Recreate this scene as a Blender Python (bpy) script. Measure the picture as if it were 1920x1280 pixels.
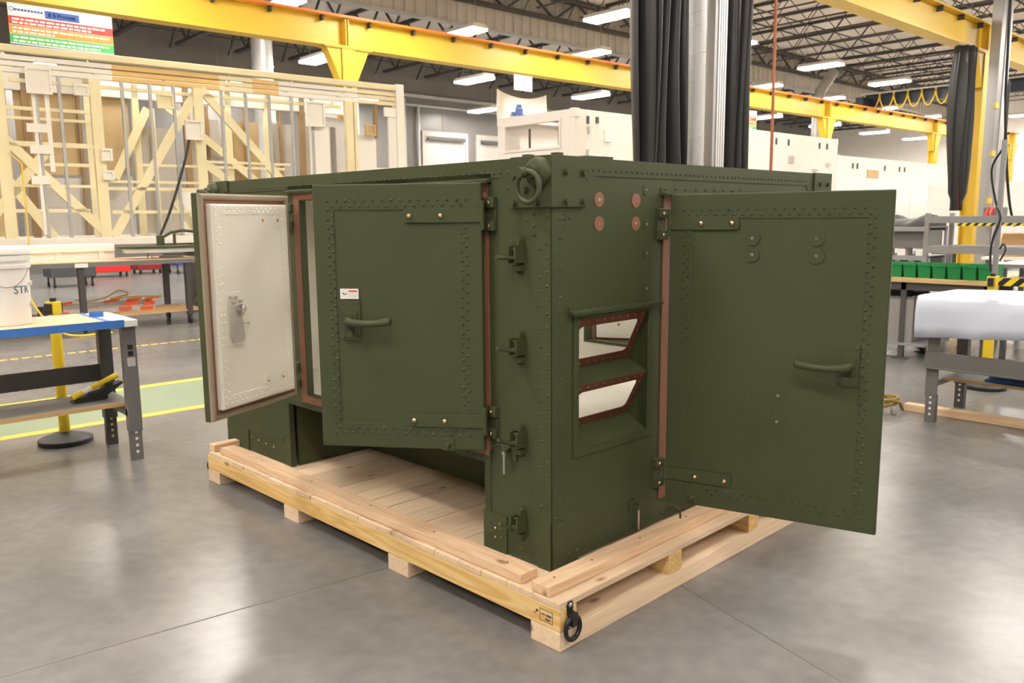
import bpy, bmesh, math, random
from math import sin, cos, pi, radians, sqrt, atan2
from mathutils import Vector, Matrix
random.seed(7)
for o in list(bpy.data.objects): bpy.data.objects.remove(o)
scene = bpy.context.scene
COL = scene.collection

# ------------------------------------------------------------------ camera
cam_d = bpy.data.cameras.new('camera'); cam = bpy.data.objects.new('camera', cam_d); COL.objects.link(cam)
CAM = (-2.069539, -2.060830, 1.494626); YAW, PITCH, ROLL, FPX = 0.831813, 0.150179, -0.008643, 1539.53
_f = Vector((cos(YAW)*cos(PITCH), sin(YAW)*cos(PITCH), -sin(PITCH)))
_r = _f.cross(Vector((0, 0, 1))).normalized(); _u = _r.cross(_f)
_r2 = cos(ROLL)*_r + sin(ROLL)*_u; _u2 = -sin(ROLL)*_r + cos(ROLL)*_u
cam.matrix_world = Matrix(((_r2.x, _u2.x, -_f.x, CAM[0]), (_r2.y, _u2.y, -_f.y, CAM[1]), (_r2.z, _u2.z, -_f.z, CAM[2]), (0, 0, 0, 1)))
cam_d.sensor_fit = 'HORIZONTAL'; cam_d.sensor_width = 36.0; cam_d.lens = FPX/1920*36.0
cam_d.clip_start = 0.05; cam_d.clip_end = 200
cam_d.dof.use_dof = True; cam_d.dof.focus_distance = 3.6; cam_d.dof.aperture_fstop = 6.5
scene.camera = cam
# ------------------------------------------------------------------ world, view
w = bpy.data.worlds.new('world'); scene.world = w; w.use_nodes = True
bg = w.node_tree.nodes['Background']; bg.inputs[0].default_value = (1.0, 0.95, 0.88, 1); bg.inputs[1].default_value = 0.25
scene.view_settings.view_transform = 'Standard'; scene.view_settings.look = 'None'
scene.view_settings.gamma = 1.0; scene.view_settings.exposure = 0.50; scene.view_settings.use_curve_mapping = False
LAMP_STRENGTH = 66.0
LAMP_COLOR = (1.0, 0.935, 0.855)

# ------------------------------------------------------------------ materials
MATS = {}
def mat(name, col, rough=0.5, metal=0.0, var=0.0, vscale=8.0, bump=0.0, bscale=60.0, spec=0.5, emit=None, estr=0.0, stretch=(1, 1, 1), rnd=0.0, rvar=0.0, coat=0.0):
    m = bpy.data.materials.new(name); m.use_nodes = True; nt = m.node_tree; N = nt.nodes; L = nt.links
    p = N['Principled BSDF']
    p.inputs['Base Color'].default_value = (*col, 1); p.inputs['Roughness'].default_value = rough
    p.inputs['Metallic'].default_value = metal; p.inputs['Specular IOR Level'].default_value = spec
    p.inputs['Coat Weight'].default_value = coat
    if emit: p.inputs['Emission Color'].default_value = (*emit, 1); p.inputs['Emission Strength'].default_value = estr
    if var or bump or rvar:
        tc = N.new('ShaderNodeTexCoord'); mp = N.new('ShaderNodeMapping'); mp.inputs['Scale'].default_value = stretch
        L.new(tc.outputs['Object'], mp.inputs['Vector'])
    if var or rnd:
        src = None
        if var:
            nz = N.new('ShaderNodeTexNoise'); nz.inputs['Scale'].default_value = vscale; nz.inputs['Detail'].default_value = 5
            L.new(mp.outputs[0], nz.inputs['Vector']); src = nz.outputs['Fac']
        hsv = N.new('ShaderNodeHueSaturation'); hsv.inputs['Color'].default_value = (*col, 1)
        mr = N.new('ShaderNodeMapRange'); mr.inputs['From Min'].default_value = 0.25; mr.inputs['From Max'].default_value = 0.75
        mr.inputs['To Min'].default_value = 1-var; mr.inputs['To Max'].default_value = 1+var
        if src: L.new(src, mr.inputs['Value'])
        else: mr.inputs['Value'].default_value = 0.5
        if rnd:
            oi = N.new('ShaderNodeObjectInfo'); m2 = N.new('ShaderNodeMapRange'); m2.inputs['To Min'].default_value = 1-rnd; m2.inputs['To Max'].default_value = 1+rnd
            L.new(oi.outputs['Random'], m2.inputs['Value']); mu = N.new('ShaderNodeMath'); mu.operation = 'MULTIPLY'
            L.new(mr.outputs[0], mu.inputs[0]); L.new(m2.outputs[0], mu.inputs[1]); L.new(mu.outputs[0], hsv.inputs['Value'])
        else: L.new(mr.outputs[0], hsv.inputs['Value'])
        L.new(hsv.outputs[0], p.inputs['Base Color'])
        if rvar and src:
            m3 = N.new('ShaderNodeMapRange'); m3.inputs['From Min'].default_value = 0.25; m3.inputs['From Max'].default_value = 0.75
            m3.inputs['To Min'].default_value = rough-rvar; m3.inputs['To Max'].default_value = rough+rvar
            L.new(src, m3.inputs['Value']); L.new(m3.outputs[0], p.inputs['Roughness'])
    if bump:
        nb = N.new('ShaderNodeTexNoise'); nb.inputs['Scale'].default_value = bscale; nb.inputs['Detail'].default_value = 3
        L.new(mp.outputs[0], nb.inputs['Vector']); b = N.new('ShaderNodeBump'); b.inputs['Strength'].default_value = bump; b.inputs['Distance'].default_value = 0.01
        L.new(nb.outputs['Fac'], b.inputs['Height']); L.new(b.outputs[0], p.inputs['Normal'])
    MATS[name] = m
    return m

def wood_mat(name, c0, c1, axis, rough=0.6, rnd=0.06, knots=True):
    """softwood: long grain bands along one object axis, a few knots"""
    m = bpy.data.materials.new(name); m.use_nodes = True; nt = m.node_tree; N = nt.nodes; L = nt.links
    p = N['Principled BSDF']; p.inputs['Roughness'].default_value = rough; p.inputs['Specular IOR Level'].default_value = 0.25
    tc = N.new('ShaderNodeTexCoord'); mp = N.new('ShaderNodeMapping')
    s = [14.0, 14.0, 14.0]; s[axis] = 0.9; mp.inputs['Scale'].default_value = s
    oi = N.new('ShaderNodeObjectInfo'); L.new(tc.outputs['Object'], mp.inputs['Vector'])
    add = N.new('ShaderNodeVectorMath'); add.operation = 'ADD'; mulv = N.new('ShaderNodeMath'); mulv.operation = 'MULTIPLY'; mulv.inputs[1].default_value = 57.0
    L.new(oi.outputs['Random'], mulv.inputs[0]); L.new(mp.outputs[0], add.inputs[0]); L.new(mulv.outputs[0], add.inputs[1])
    n1 = N.new('ShaderNodeTexNoise'); n1.inputs['Scale'].default_value = 1.0; n1.inputs['Detail'].default_value = 3; n1.inputs['Distortion'].default_value = 0.6
    L.new(add.outputs[0], n1.inputs['Vector'])
    wv = N.new('ShaderNodeMath'); wv.operation = 'SINE'; m0 = N.new('ShaderNodeMath'); m0.operation = 'MULTIPLY'; m0.inputs[1].default_value = 42.0
    L.new(n1.outputs['Fac'], m0.inputs[0]); L.new(m0.outputs[0], wv.inputs[0])
    mr = N.new('ShaderNodeMapRange'); mr.inputs['From Min'].default_value = -1; mr.inputs['From Max'].default_value = 1
    L.new(wv.outputs[0], mr.inputs['Value'])
    mix = N.new('ShaderNodeMix'); mix.data_type = 'RGBA'; mix.inputs['A'].default_value = (*c0, 1); mix.inputs['B'].default_value = (*c1, 1)
    L.new(mr.outputs[0], mix.inputs['Factor'])
    hsv = N.new('ShaderNodeHueSaturation'); L.new(mix.outputs['Result'], hsv.inputs['Color'])
    m2 = N.new('ShaderNodeMapRange'); m2.inputs['To Min'].default_value = 1-rnd; m2.inputs['To Max'].default_value = 1+rnd
    L.new(oi.outputs['Random'], m2.inputs['Value']); L.new(m2.outputs[0], hsv.inputs['Value'])
    out = hsv.outputs[0]
    if knots:
        mp2 = N.new('ShaderNodeMapping'); s2 = [7.0, 7.0, 7.0]; s2[axis] = 3.4; mp2.inputs['Scale'].default_value = s2
        a2 = N.new('ShaderNodeVectorMath'); a2.operation = 'ADD'; L.new(tc.outputs['Object'], mp2.inputs['Vector']); L.new(mp2.outputs[0], a2.inputs[0]); L.new(mulv.outputs[0], a2.inputs[1])
        vo = N.new('ShaderNodeTexVoronoi'); vo.inputs['Scale'].default_value = 1.0; L.new(a2.outputs[0], vo.inputs['Vector'])
        kr = N.new('ShaderNodeMapRange'); kr.inputs['From Min'].default_value = 0.05; kr.inputs['From Max'].default_value = 0.13; kr.inputs['To Min'].default_value = 0.75; kr.inputs['To Max'].default_value = 0.0
        L.new(vo.outputs['Distance'], kr.inputs['Value'])
        mk = N.new('ShaderNodeMix'); mk.data_type = 'RGBA'; mk.inputs['B'].default_value = (0.20, 0.09, 0.035, 1)
        L.new(kr.outputs[0], mk.inputs['Factor']); L.new(out, mk.inputs['A']); out = mk.outputs['Result']
    L.new(out, p.inputs['Base Color'])
    MATS[name] = m
    return m

mat('olive', (0.057, 0.067, 0.029), rough=0.52, var=0.06, vscale=2.5, bump=0.06, bscale=220, spec=0.35)
mat('olive_dark_metal', (0.05, 0.055, 0.025), rough=0.5)
mat('copper_primer', (0.27, 0.115, 0.068), rough=0.55, var=0.05, vscale=20)
mat('red_oxide', (0.14, 0.042, 0.024), rough=0.5, var=0.05, vscale=30)
mat('white_lining', (0.80, 0.76, 0.66), rough=0.42, spec=0.4)
mat('tan_rubber', (0.30, 0.24, 0.165), rough=0.6)
mat('brass', (0.90, 0.66, 0.40), rough=0.22, metal=1.0)
mat('steel', (0.62, 0.60, 0.57), rough=0.28, metal=1.0)
mat('steel_dull', (0.40, 0.39, 0.38), rough=0.45, metal=0.8)
mat('black_steel', (0.012, 0.012, 0.013), rough=0.32)
mat('black_plastic', (0.02, 0.02, 0.021), rough=0.5)
mat('black_vinyl', (0.022, 0.021, 0.021), rough=0.36, spec=0.5)
mat('red_piping', (0.30, 0.02, 0.02), rough=0.5)
mat('rail_yellow', (0.74, 0.49, 0.04), rough=0.42, var=0.04, vscale=1.0)
mat('rail_orange', (0.75, 0.20, 0.03), rough=0.5)
mat('galvanized', (0.44, 0.44, 0.43), rough=0.5, metal=0.55, var=0.08, vscale=3)
mat('aluminium', (0.62, 0.62, 0.61), rough=0.4, metal=0.6)
mat('siding', (0.50, 0.48, 0.45), rough=0.55, metal=0.2, var=0.06, vscale=0.6)
mat('joist_paint', (0.055, 0.05, 0.047), rough=0.6)
mat('ceiling_white', (0.78, 0.73, 0.66), rough=0.8, var=0.08, vscale=0.5)
mat('wall_concrete', (0.17, 0.163, 0.155), rough=0.35, var=0.12, vscale=0.7, spec=0.5)
mat('wall_white', (0.82, 0.78, 0.72), rough=0.7)
mat('container_white', (0.81, 0.76, 0.71), rough=0.5, var=0.02, vscale=1.5)
mat('frame_tan', (0.77, 0.68, 0.42), rough=0.55, var=0.10, vscale=1.2)
mat('frame_orange', (0.72, 0.48, 0.18), rough=0.55, var=0.10, vscale=1.2)
mat('frame_white', (0.80, 0.76, 0.68), rough=0.5)
mat('foam_tan', (0.50, 0.36, 0.19), rough=0.8, var=0.2, vscale=2.0)
mat('foam_grey', (0.50, 0.47, 0.43), rough=0.7, var=0.1, vscale=2.0)
mat('brown_strip', (0.30, 0.19, 0.09), rough=0.7)
mat('bench_grey', (0.155, 0.148, 0.142), rough=0.45)
mat('bench_dark', (0.075, 0.072, 0.07), rough=0.45)
mat('rack_grey', (0.30, 0.30, 0.31), rough=0.45, metal=0.2)
mat('laminate_white', (0.78, 0.75, 0.70), rough=0.45)
mat('tape_blue', (0.045, 0.17, 0.52), rough=0.6)
mat('bucket_white', (0.78, 0.75, 0.70), rough=0.4)
mat('ink_blue', (0.05, 0.13, 0.25), rough=0.6)
mat('post_yellow', (0.80, 0.56, 0.02), rough=0.45)
mat('floor_green', (0.27, 0.345, 0.235), rough=0.3, var=0.1, vscale=1.5)
mat('floor_yellow', (0.78, 0.56, 0.09), rough=0.35)
mat('joint_grey', (0.13, 0.125, 0.12), rough=0.5)
mat('hardboard', (0.52, 0.34, 0.16), rough=0.6, var=0.08, vscale=3)
mat('bin_green', (0.012, 0.24, 0.065), rough=0.4)
mat('sheet_white', (0.62, 0.66, 0.78), rough=0.35, var=0.05, vscale=4, spec=0.5)
mat('paper_white', (0.80, 0.77, 0.72), rough=0.7)
mat('sign_red', (0.72, 0.05, 0.04), rough=0.6)
mat('sign_orange', (0.85, 0.28, 0.05), rough=0.6)
mat('sign_green', (0.08, 0.45, 0.12), rough=0.6)
mat('sign_blue', (0.04, 0.10, 0.35), rough=0.6)
mat('cart_red', (0.75, 0.03, 0.03), rough=0.4)
mat('cart_dark_red', (0.28, 0.02, 0.02), rough=0.45)
mat('cart_blue', (0.02, 0.05, 0.42), rough=0.4)
mat('bin_grey', (0.07, 0.08, 0.09), rough=0.5)
mat('hose_yellow', (0.34, 0.22, 0.04), rough=0.45)
mat('cable_yellow', (0.85, 0.58, 0.05), rough=0.5)
mat('crane_navy', (0.02, 0.032, 0.05), rough=0.4)
mat('cable_black', (0.015, 0.015, 0.015), rough=0.5)
mat('cord_orange', (0.42, 0.14, 0.06), rough=0.55)
mat('level_orange', (0.75, 0.10, 0.02), rough=0.5)
mat('cardboard', (0.50, 0.32, 0.16), rough=0.8)
mat('sheet_blue', (0.01, 0.13, 0.45), rough=0.35)
mat('slot_dark', (0.012, 0.012, 0.012), rough=0.8)
mat('lamp_glow', (1, 1, 1), rough=0.5, emit=LAMP_COLOR, estr=LAMP_STRENGTH)
mat('lamp_side', (1, 1, 1), rough=0.5, emit=LAMP_COLOR, estr=16.0)
mat('satin_grey', (0.46, 0.44, 0.40), rough=0.4, metal=0.3)
mat('lamp_housing', (0.75, 0.73, 0.70), rough=0.5)
wood_mat('pine_x', (0.76, 0.55, 0.36), (0.69, 0.46, 0.28), 0)
wood_mat('pine_y', (0.76, 0.55, 0.36), (0.69, 0.46, 0.28), 1)
wood_mat('pine_yellow_y', (0.80, 0.57, 0.26), (0.68, 0.42, 0.14), 1)
wood_mat('pine_pale_x', (0.78, 0.60, 0.42), (0.73, 0.54, 0.36), 0, rnd=0.09)
wood_mat('plywood_x', (0.66, 0.46, 0.29), (0.56, 0.37, 0.22), 0)
wood_mat('benchtop_y', (0.66, 0.46, 0.23), (0.60, 0.40, 0.19), 1, knots=False)
wood_mat('board_x', (0.70, 0.50, 0.32), (0.66, 0.46, 0.29), 0, knots=False)

def floor_material():
    m = bpy.data.materials.new('polished_concrete'); m.use_nodes = True; nt = m.node_tree; N = nt.nodes; L = nt.links
    p = N['Principled BSDF']; tc = N.new('ShaderNodeTexCoord')
    n1 = N.new('ShaderNodeTexNoise'); n1.inputs['Scale'].default_value = 0.9; n1.inputs['Detail'].default_value = 6; n1.inputs['Roughness'].default_value = 0.6
    n2 = N.new('ShaderNodeTexNoise'); n2.inputs['Scale'].default_value = 14; n2.inputs['Detail'].default_value = 6
    L.new(tc.outputs['Object'], n1.inputs['Vector']); L.new(tc.outputs['Object'], n2.inputs['Vector'])
    r = N.new('ShaderNodeValToRGB'); r.color_ramp.elements[0].position = 0.3; r.color_ramp.elements[1].position = 0.72
    r.color_ramp.elements[0].color = (0.140, 0.135, 0.131, 1); r.color_ramp.elements[1].color = (0.238, 0.230, 0.223, 1)
    L.new(n1.outputs['Fac'], r.inputs['Fac'])
    mx = N.new('ShaderNodeMix'); mx.data_type = 'RGBA'; mx.blend_type = 'OVERLAY'; mx.inputs['Factor'].default_value = 0.2
    L.new(r.outputs[0], mx.inputs['A']); L.new(n2.outputs['Fac'], mx.inputs['B']); L.new(mx.outputs['Result'], p.inputs['Base Color'])
    mr = N.new('ShaderNodeMapRange'); mr.inputs['From Min'].default_value = 0.3; mr.inputs['From Max'].default_value = 0.7
    mr.inputs['To Min'].default_value = 0.235; mr.inputs['To Max'].default_value = 0.267
    L.new(n1.outputs['Fac'], mr.inputs['Value']); L.new(mr.outputs[0], p.inputs['Roughness'])
    p.inputs['Specular IOR Level'].default_value = 0.5
    b = N.new('ShaderNodeBump'); b.inputs['Strength'].default_value = 0.015; b.inputs['Distance'].default_value = 0.02
    L.new(n1.outputs['Fac'], b.inputs['Height']); L.new(b.outputs[0], p.inputs['Normal'])
    MATS['polished_concrete'] = m
floor_material()

def hazard_mat():
    m = bpy.data.materials.new('hazard_tape'); m.use_nodes = True; nt = m.node_tree; N = nt.nodes; L = nt.links
    p = N['Principled BSDF']; tc = N.new('ShaderNodeTexCoord'); sx = N.new('ShaderNodeSeparateXYZ'); L.new(tc.outputs['Object'], sx.inputs[0])
    a = N.new('ShaderNodeMath'); a.operation = 'ADD'; L.new(sx.outputs['Y'], a.inputs[0]); L.new(sx.outputs['Z'], a.inputs[1])
    mu = N.new('ShaderNodeMath'); mu.operation = 'MULTIPLY'; mu.inputs[1].default_value = 7.5; L.new(a.outputs[0], mu.inputs[0])
    fr = N.new('ShaderNodeMath'); fr.operation = 'FRACT'; L.new(mu.outputs[0], fr.inputs[0])
    gt = N.new('ShaderNodeMath'); gt.operation = 'GREATER_THAN'; gt.inputs[1].default_value = 0.5; L.new(fr.outputs[0], gt.inputs[0])
    mx = N.new('ShaderNodeMix'); mx.data_type = 'RGBA'; mx.inputs['A'].default_value = (0.012, 0.012, 0.012, 1); mx.inputs['B'].default_value = (0.80, 0.60, 0.02, 1)
    L.new(gt.outputs[0], mx.inputs['Factor']); L.new(mx.outputs['Result'], p.inputs['Base Color'])
    MATS['hazard_tape'] = m
hazard_mat()

# ------------------------------------------------------------------ mesh builder
class MB:
    def __init__(s): s.v = []; s.f = []; s.m = []; s.k = 0
    def _add(s, vs, fs):
        o = len(s.v); s.v += [tuple(map(float, v)) for v in vs]
        for f in fs: s.f.append([i+o for i in f]); s.m.append(s.k)
        return s
    def mt(s, k): s.k = k; return s
    def box(s, x0, x1, y0, y1, z0, z1):
        return s._add([(x0,y0,z0),(x1,y0,z0),(x1,y1,z0),(x0,y1,z0),(x0,y0,z1),(x1,y0,z1),(x1,y1,z1),(x0,y1,z1)],
                      [(3,2,1,0),(4,5,6,7),(0,1,5,4),(1,2,6,5),(2,3,7,6),(3,0,4,7)])
    def obox(s, c, ex, ey, ez, hx, hy, hz):
        c = Vector(c); ex = Vector(ex).normalized(); ey = Vector(ey).normalized(); ez = Vector(ez).normalized()
        vs = [c + a*hx*ex + b*hy*ey + d*hz*ez for d in (-1, 1) for a, b in ((-1,-1),(1,-1),(1,1),(-1,1))]
        return s._add(vs, [(3,2,1,0),(4,5,6,7),(0,1,5,4),(1,2,6,5),(2,3,7,6),(3,0,4,7)])
    def bar(s, p, q, wd, dp, up=(0, 0, 1)):
        """rectangular bar from p to q; wd across, dp along the 'up' side"""
        p = Vector(p); q = Vector(q); d = (q-p); u = Vector(up)
        if abs(d.normalized().dot(u)) > 0.98: u = Vector((0, 1, 0))
        e = d.cross(u).normalized(); n = e.cross(d).normalized()
        return s.obox((p+q)/2, d, e, n, d.length/2, wd/2, dp/2)
    def cyl(s, p, q, r, n=16, r2=None, cap=True):
        p = Vector(p); q = Vector(q); d = (q-p).normalized(); r2 = r if r2 is None else r2
        t = Vector((0, 0, 1)) if abs(d.z) < 0.9 else Vector((1, 0, 0))
        a = d.cross(t).normalized(); b = d.cross(a)
        vs = [p + r*(cos(2*pi*i/n)*a + sin(2*pi*i/n)*b) for i in range(n)] + [q + r2*(cos(2*pi*i/n)*a + sin(2*pi*i/n)*b) for i in range(n)]
        fs = [(i, n+i, n+(i+1) % n, (i+1) % n) for i in range(n)]
        if cap: fs += [list(range(n)), list(range(2*n-1, n-1, -1))]
        return s._add(vs, fs)
    def lathe(s, prof, c=(0, 0, 0), n=24, axis=(0, 0, 1)):
        c = Vector(c); d = Vector(axis).normalized(); t = Vector((0, 0, 1)) if abs(d.z) < 0.9 else Vector((1, 0, 0))
        a = d.cross(t).normalized() if abs(d.z) < 0.9 else Vector((1, 0, 0)); b = d.cross(a)
        vs = []; fs = []
        for r, h in prof:
            for i in range(n): vs.append(c + d*h + r*(cos(2*pi*i/n)*a + sin(2*pi*i/n)*b))
        for j in range(len(prof)-1):
            for i in range(n): fs.append((j*n+i, j*n+(i+1) % n, (j+1)*n+(i+1) % n, (j+1)*n+i))
        fs.append(list(range(n-1, -1, -1))); fs.append(list(range((len(prof)-1)*n, len(prof)*n)))
        return s._add(vs, fs)
    def tube(s, pts, r, n=8, closed=False, rs=None):
        P = [Vector(p) for p in pts]; m = len(P); vs = []; fs = []
        up = Vector((0, 0, 1)); prev = None
        for i in range(m):
            if closed: d = P[(i+1) % m]-P[i-1]
            else: d = P[min(i+1, m-1)]-P[max(i-1, 0)]
            d.normalize()
            if prev is None:
                t = Vector((0, 0, 1)) if abs(d.z) < 0.9 else Vector((1, 0, 0)); a = d.cross(t).normalized()
            else:
                a = (prev - d*prev.dot(d)).normalized()
            prev = a; b = d.cross(a); rr = rs[i] if rs else r
            vs += [P[i] + rr*(cos(2*pi*k/n)*a + sin(2*pi*k/n)*b) for k in range(n)]
        for i in range(m if closed else m-1):
            j = (i+1) % m
            for k in range(n): fs.append((i*n+k, i*n+(k+1) % n, j*n+(k+1) % n, j*n+k))
        if not closed: fs += [list(range(n-1, -1, -1)), list(range((m-1)*n, m*n))]
        return s._add(vs, fs)
    def torus(s, c, ax, R, r, n=28, k=10, sy=1.0):
        ax = Vector(ax).normalized(); t = Vector((0, 0, 1)); a = ax.cross(t).normalized(); b = t if abs(ax.z) < 0.5 else ax.cross(a)
        pts = [Vector(c) + R*cos(2*pi*i/n)*a + sy*R*sin(2*pi*i/n)*b for i in range(n)]
        return s.tube(pts, r, k, closed=True)
    def prism(s, poly, d, e1, e2, o=(0, 0, 0)):
        """2-D polygon in (e1,e2) at o, extruded by vector d"""
        o = Vector(o); d = Vector(d); e1 = Vector(e1); e2 = Vector(e2); n = len(poly)
        vs = [o + a*e1 + b*e2 for a, b in poly] + [o + a*e1 + b*e2 + d for a, b in poly]
        fs = [list(range(n)), list(range(2*n-1, n-1, -1))] + [(i, n+i, n+(i+1) % n, (i+1) % n) for i in range(n)]
        return s._add(vs, fs)
    def dome(s, c, nrm, r, h, n=8):
        c = Vector(c); d = Vector(nrm).normalized(); t = Vector((0, 0, 1)) if abs(d.z) < 0.9 else Vector((1, 0, 0))
        a = d.cross(t).normalized(); b = d.cross(a)
        vs = [c + r*(cos(2*pi*i/n)*a + sin(2*pi*i/n)*b) for i in range(n)] + [c + d*h*0.75 + 0.7*r*(cos(2*pi*i/n)*a + sin(2*pi*i/n)*b) for i in range(n)] + [c + d*h]
        fs = [(i, (i+1) % n, n+(i+1) % n, n+i) for i in range(n)] + [(n+i, n+(i+1) % n, 2*n) for i in range(n)]
        return s._add(vs, fs)
    def grid(s, ax, us, zs, hole, t0, t1):
        """slab with rectangular holes. ax 'x': plane normal x, u=y,w=z; 'y': u=x,w=z; 'z': u=x,w=y"""
        def pt(u, wz, t): return {'x': (t, u, wz), 'y': (u, t, wz), 'z': (u, wz, t)}[ax]
        nu, nz = len(us)-1, len(zs)-1
        F = [[not hole((us[i]+us[i+1])/2, (zs[j]+zs[j+1])/2) for j in range(nz)] for i in range(nu)]
        g = lambda i, j: 0 <= i < nu and 0 <= j < nz and F[i][j]
        for i in range(nu):
            for j in range(nz):
                if not F[i][j]: continue
                a, b, c, d = us[i], us[i+1], zs[j], zs[j+1]
                s._add([pt(a,c,t0), pt(b,c,t0), pt(b,d,t0), pt(a,d,t0)], [(0,1,2,3)]); s._add([pt(a,c,t1), pt(b,c,t1), pt(b,d,t1), pt(a,d,t1)], [(3,2,1,0)])
                if not g(i-1, j): s._add([pt(a,c,t0), pt(a,d,t0), pt(a,d,t1), pt(a,c,t1)], [(0,1,2,3)])
                if not g(i+1, j): s._add([pt(b,c,t0), pt(b,d,t0), pt(b,d,t1), pt(b,c,t1)], [(3,2,1,0)])
                if not g(i, j-1): s._add([pt(a,c,t0), pt(b,c,t0), pt(b,c,t1), pt(a,c,t1)], [(3,2,1,0)])
                if not g(i, j+1): s._add([pt(a,d,t0), pt(b,d,t0), pt(b,d,t1), pt(a,d,t1)], [(0,1,2,3)])
        return s
    def ring(s, outer, inner, d, o, e1, e2):
        """plate with a rounded hole: outer & inner are equal-length loops"""
        o = Vector(o); d = Vector(d); e1 = Vector(e1); e2 = Vector(e2); n = len(outer)
        V = [o + a*e1 + b*e2 for a, b in outer] + [o + a*e1 + b*e2 for a, b in inner]
        V += [v + d for v in V]
        fs = []
        for i in range(n):
            j = (i+1) % n
            fs += [(i, j, n+j, n+i), (2*n+j, 2*n+i, 3*n+i, 3*n+j), (j, i, 2*n+i, 2*n+j), (n+i, n+j, 3*n+j, 3*n+i)]
        return s._add(V, fs)
    def build(s, name, mats, parent=None, loc=(0, 0, 0), rz=0.0, bevel=0.0, smooth=None, kind=None, label=None, seg=2, rot=None, weld=False):
        me = bpy.data.meshes.new(name); me.from_pydata(s.v, [], s.f)
        bm = bmesh.new(); bm.from_mesh(me)
        if weld: bmesh.ops.remove_doubles(bm, verts=bm.verts, dist=1e-5)
        bmesh.ops.recalc_face_normals(bm, faces=bm.faces); bm.to_mesh(me); bm.free()
        for m in ([mats] if isinstance(mats, str) else mats): me.materials.append(MATS[m])
        if len(me.materials) > 1 and len(me.polygons) == len(s.m):
            me.polygons.foreach_set('material_index', s.m)
        me.update()
        if smooth:
            me.polygons.foreach_set('use_smooth', [True]*len(me.polygons)); me.set_sharp_from_angle(angle=radians(smooth))
        o = bpy.data.objects.new(name, me); COL.objects.link(o); o.parent = parent; o.location = loc
        o.rotation_euler = rot if rot else (0, 0, rz)
        if bevel:
            b = o.modifiers.new('bevel', 'BEVEL'); b.width = bevel; b.segments = seg; b.limit_method = 'ANGLE'; b.angle_limit = radians(40)
        if kind: o['kind'] = kind
        if label: o['label'] = label
        return o

def tag(o, label, cat, group=None):
    o['label'] = label; o['category'] = cat
    if group: o['group'] = group
    return o
def thing(name, loc, rz, label, cat, group=None):
    o = bpy.data.objects.new(name, None); COL.objects.link(o); o.location = loc; o.rotation_euler = (0, 0, rz); o.empty_display_size = 0.1
    return tag(o, label, cat, group)
def struct(o): o['kind'] = 'structure'; return o
def copy_tree(o, parent=None):
    c = o.copy(); COL.objects.link(c); c.parent = parent
    for ch in list(o.children): copy_tree(ch, c)
    return c
def roundrect(w_, h_, r, n=4):
    """(inner rounded loop, outer rectangle loop with matching count) centred at 0"""
    inn = []; out = []
    for cx, cy, a0 in ((1, 1, 0), (-1, 1, 90), (-1, -1, 180), (1, -1, 270)):
        for i in range(n+1):
            a = radians(a0 + 90*i/n); inn.append((cx*(w_/2-r) + r*cos(a), cy*(h_/2-r) + r*sin(a))); out.append((cx, cy))
    return inn, out
def text_mb(body, size, extrude=0.0006):
    cu = bpy.data.curves.new('t', 'FONT'); cu.body = body; cu.size = size; cu.extrude = extrude; cu.resolution_u = 3; cu.align_x = 'CENTER'; cu.align_y = 'CENTER'
    ob = bpy.data.objects.new('t', cu); COL.objects.link(ob); dg = bpy.context.evaluated_depsgraph_get(); dg.update()
    me = bpy.data.meshes.new_from_object(ob.evaluated_get(dg)); m = MB()
    m.v = [tuple(v.co) for v in me.vertices]; m.f = [list(p.vertices) for p in me.polygons]; m.m = [0]*len(m.f)
    bpy.data.objects.remove(ob); bpy.data.meshes.remove(me); bpy.data.curves.remove(cu)
    return m
def cr(pts, n=6):
    """smooth (Catmull-Rom) path through the points"""
    P_ = [Vector(p) for p in pts]; P_ = [P_[0]*2-P_[1]] + P_ + [P_[-1]*2-P_[-2]]; out = []
    for i in range(1, len(P_)-2):
        a, b_, c, d = P_[i-1:i+3]
        for k in range(n):
            t = k/n; out.append(0.5*((2*b_)+(c-a)*t+(2*a-5*b_+4*c-d)*t*t+(3*b_-a-3*c+d)*t*t*t))
    return out + [P_[-2]]
def xf(mb, fn): mb.v = [tuple(fn(*v)) for v in mb.v]; return mb
# ================================================================== THE HALL (structure)
U0, U1, V0, V1, ZC = -14.0, 50.0, -13.0, 24.5, 8.3
ZC2 = 7.55
fl = struct(MB().box(U0, U1, V0, V1, -0.2, 0).build('floor', 'polished_concrete'))
MB().box(U0, 22, 4.50, 5.56, 0.0, 0.0012).build('painted_walkway', 'floor_green', fl, label='green painted walkway on grey concrete')
MB().box(U0, 22, 4.395, 4.50, 0.0, 0.0014).build('yellow_line', 'floor_yellow', fl)
MB().box(U0, 22, 5.56, 5.68, 0.0, 0.0014).build('yellow_line', 'floor_yellow', fl)
d0 = MB().box(0, 0.085, 8.17, 8.24, 0, 0.0012).build('line_dash', 'floor_yellow', fl, loc=(-2.0, 0, 0))
for i in range(1, 64):
    d = d0.copy(); COL.objects.link(d); d.location = (-2.0+i*0.115, 0, 0)
for a, b in (((-14, 2.35), (0.5, 0.72)), ((0.5, 0.72), (50, -4.8)), ((0.62, 0.0), (-0.75, -5.2)), ((-14, -6), (30, -9.5)), ((4.4, -12), (7.6, 3.9))):
    p, q = Vector((*a, 0.0)), Vector((*b, 0.0)); MB().bar(p, q, 0.007, 0.0016).build('control_joint', 'joint_grey', fl)

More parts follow.
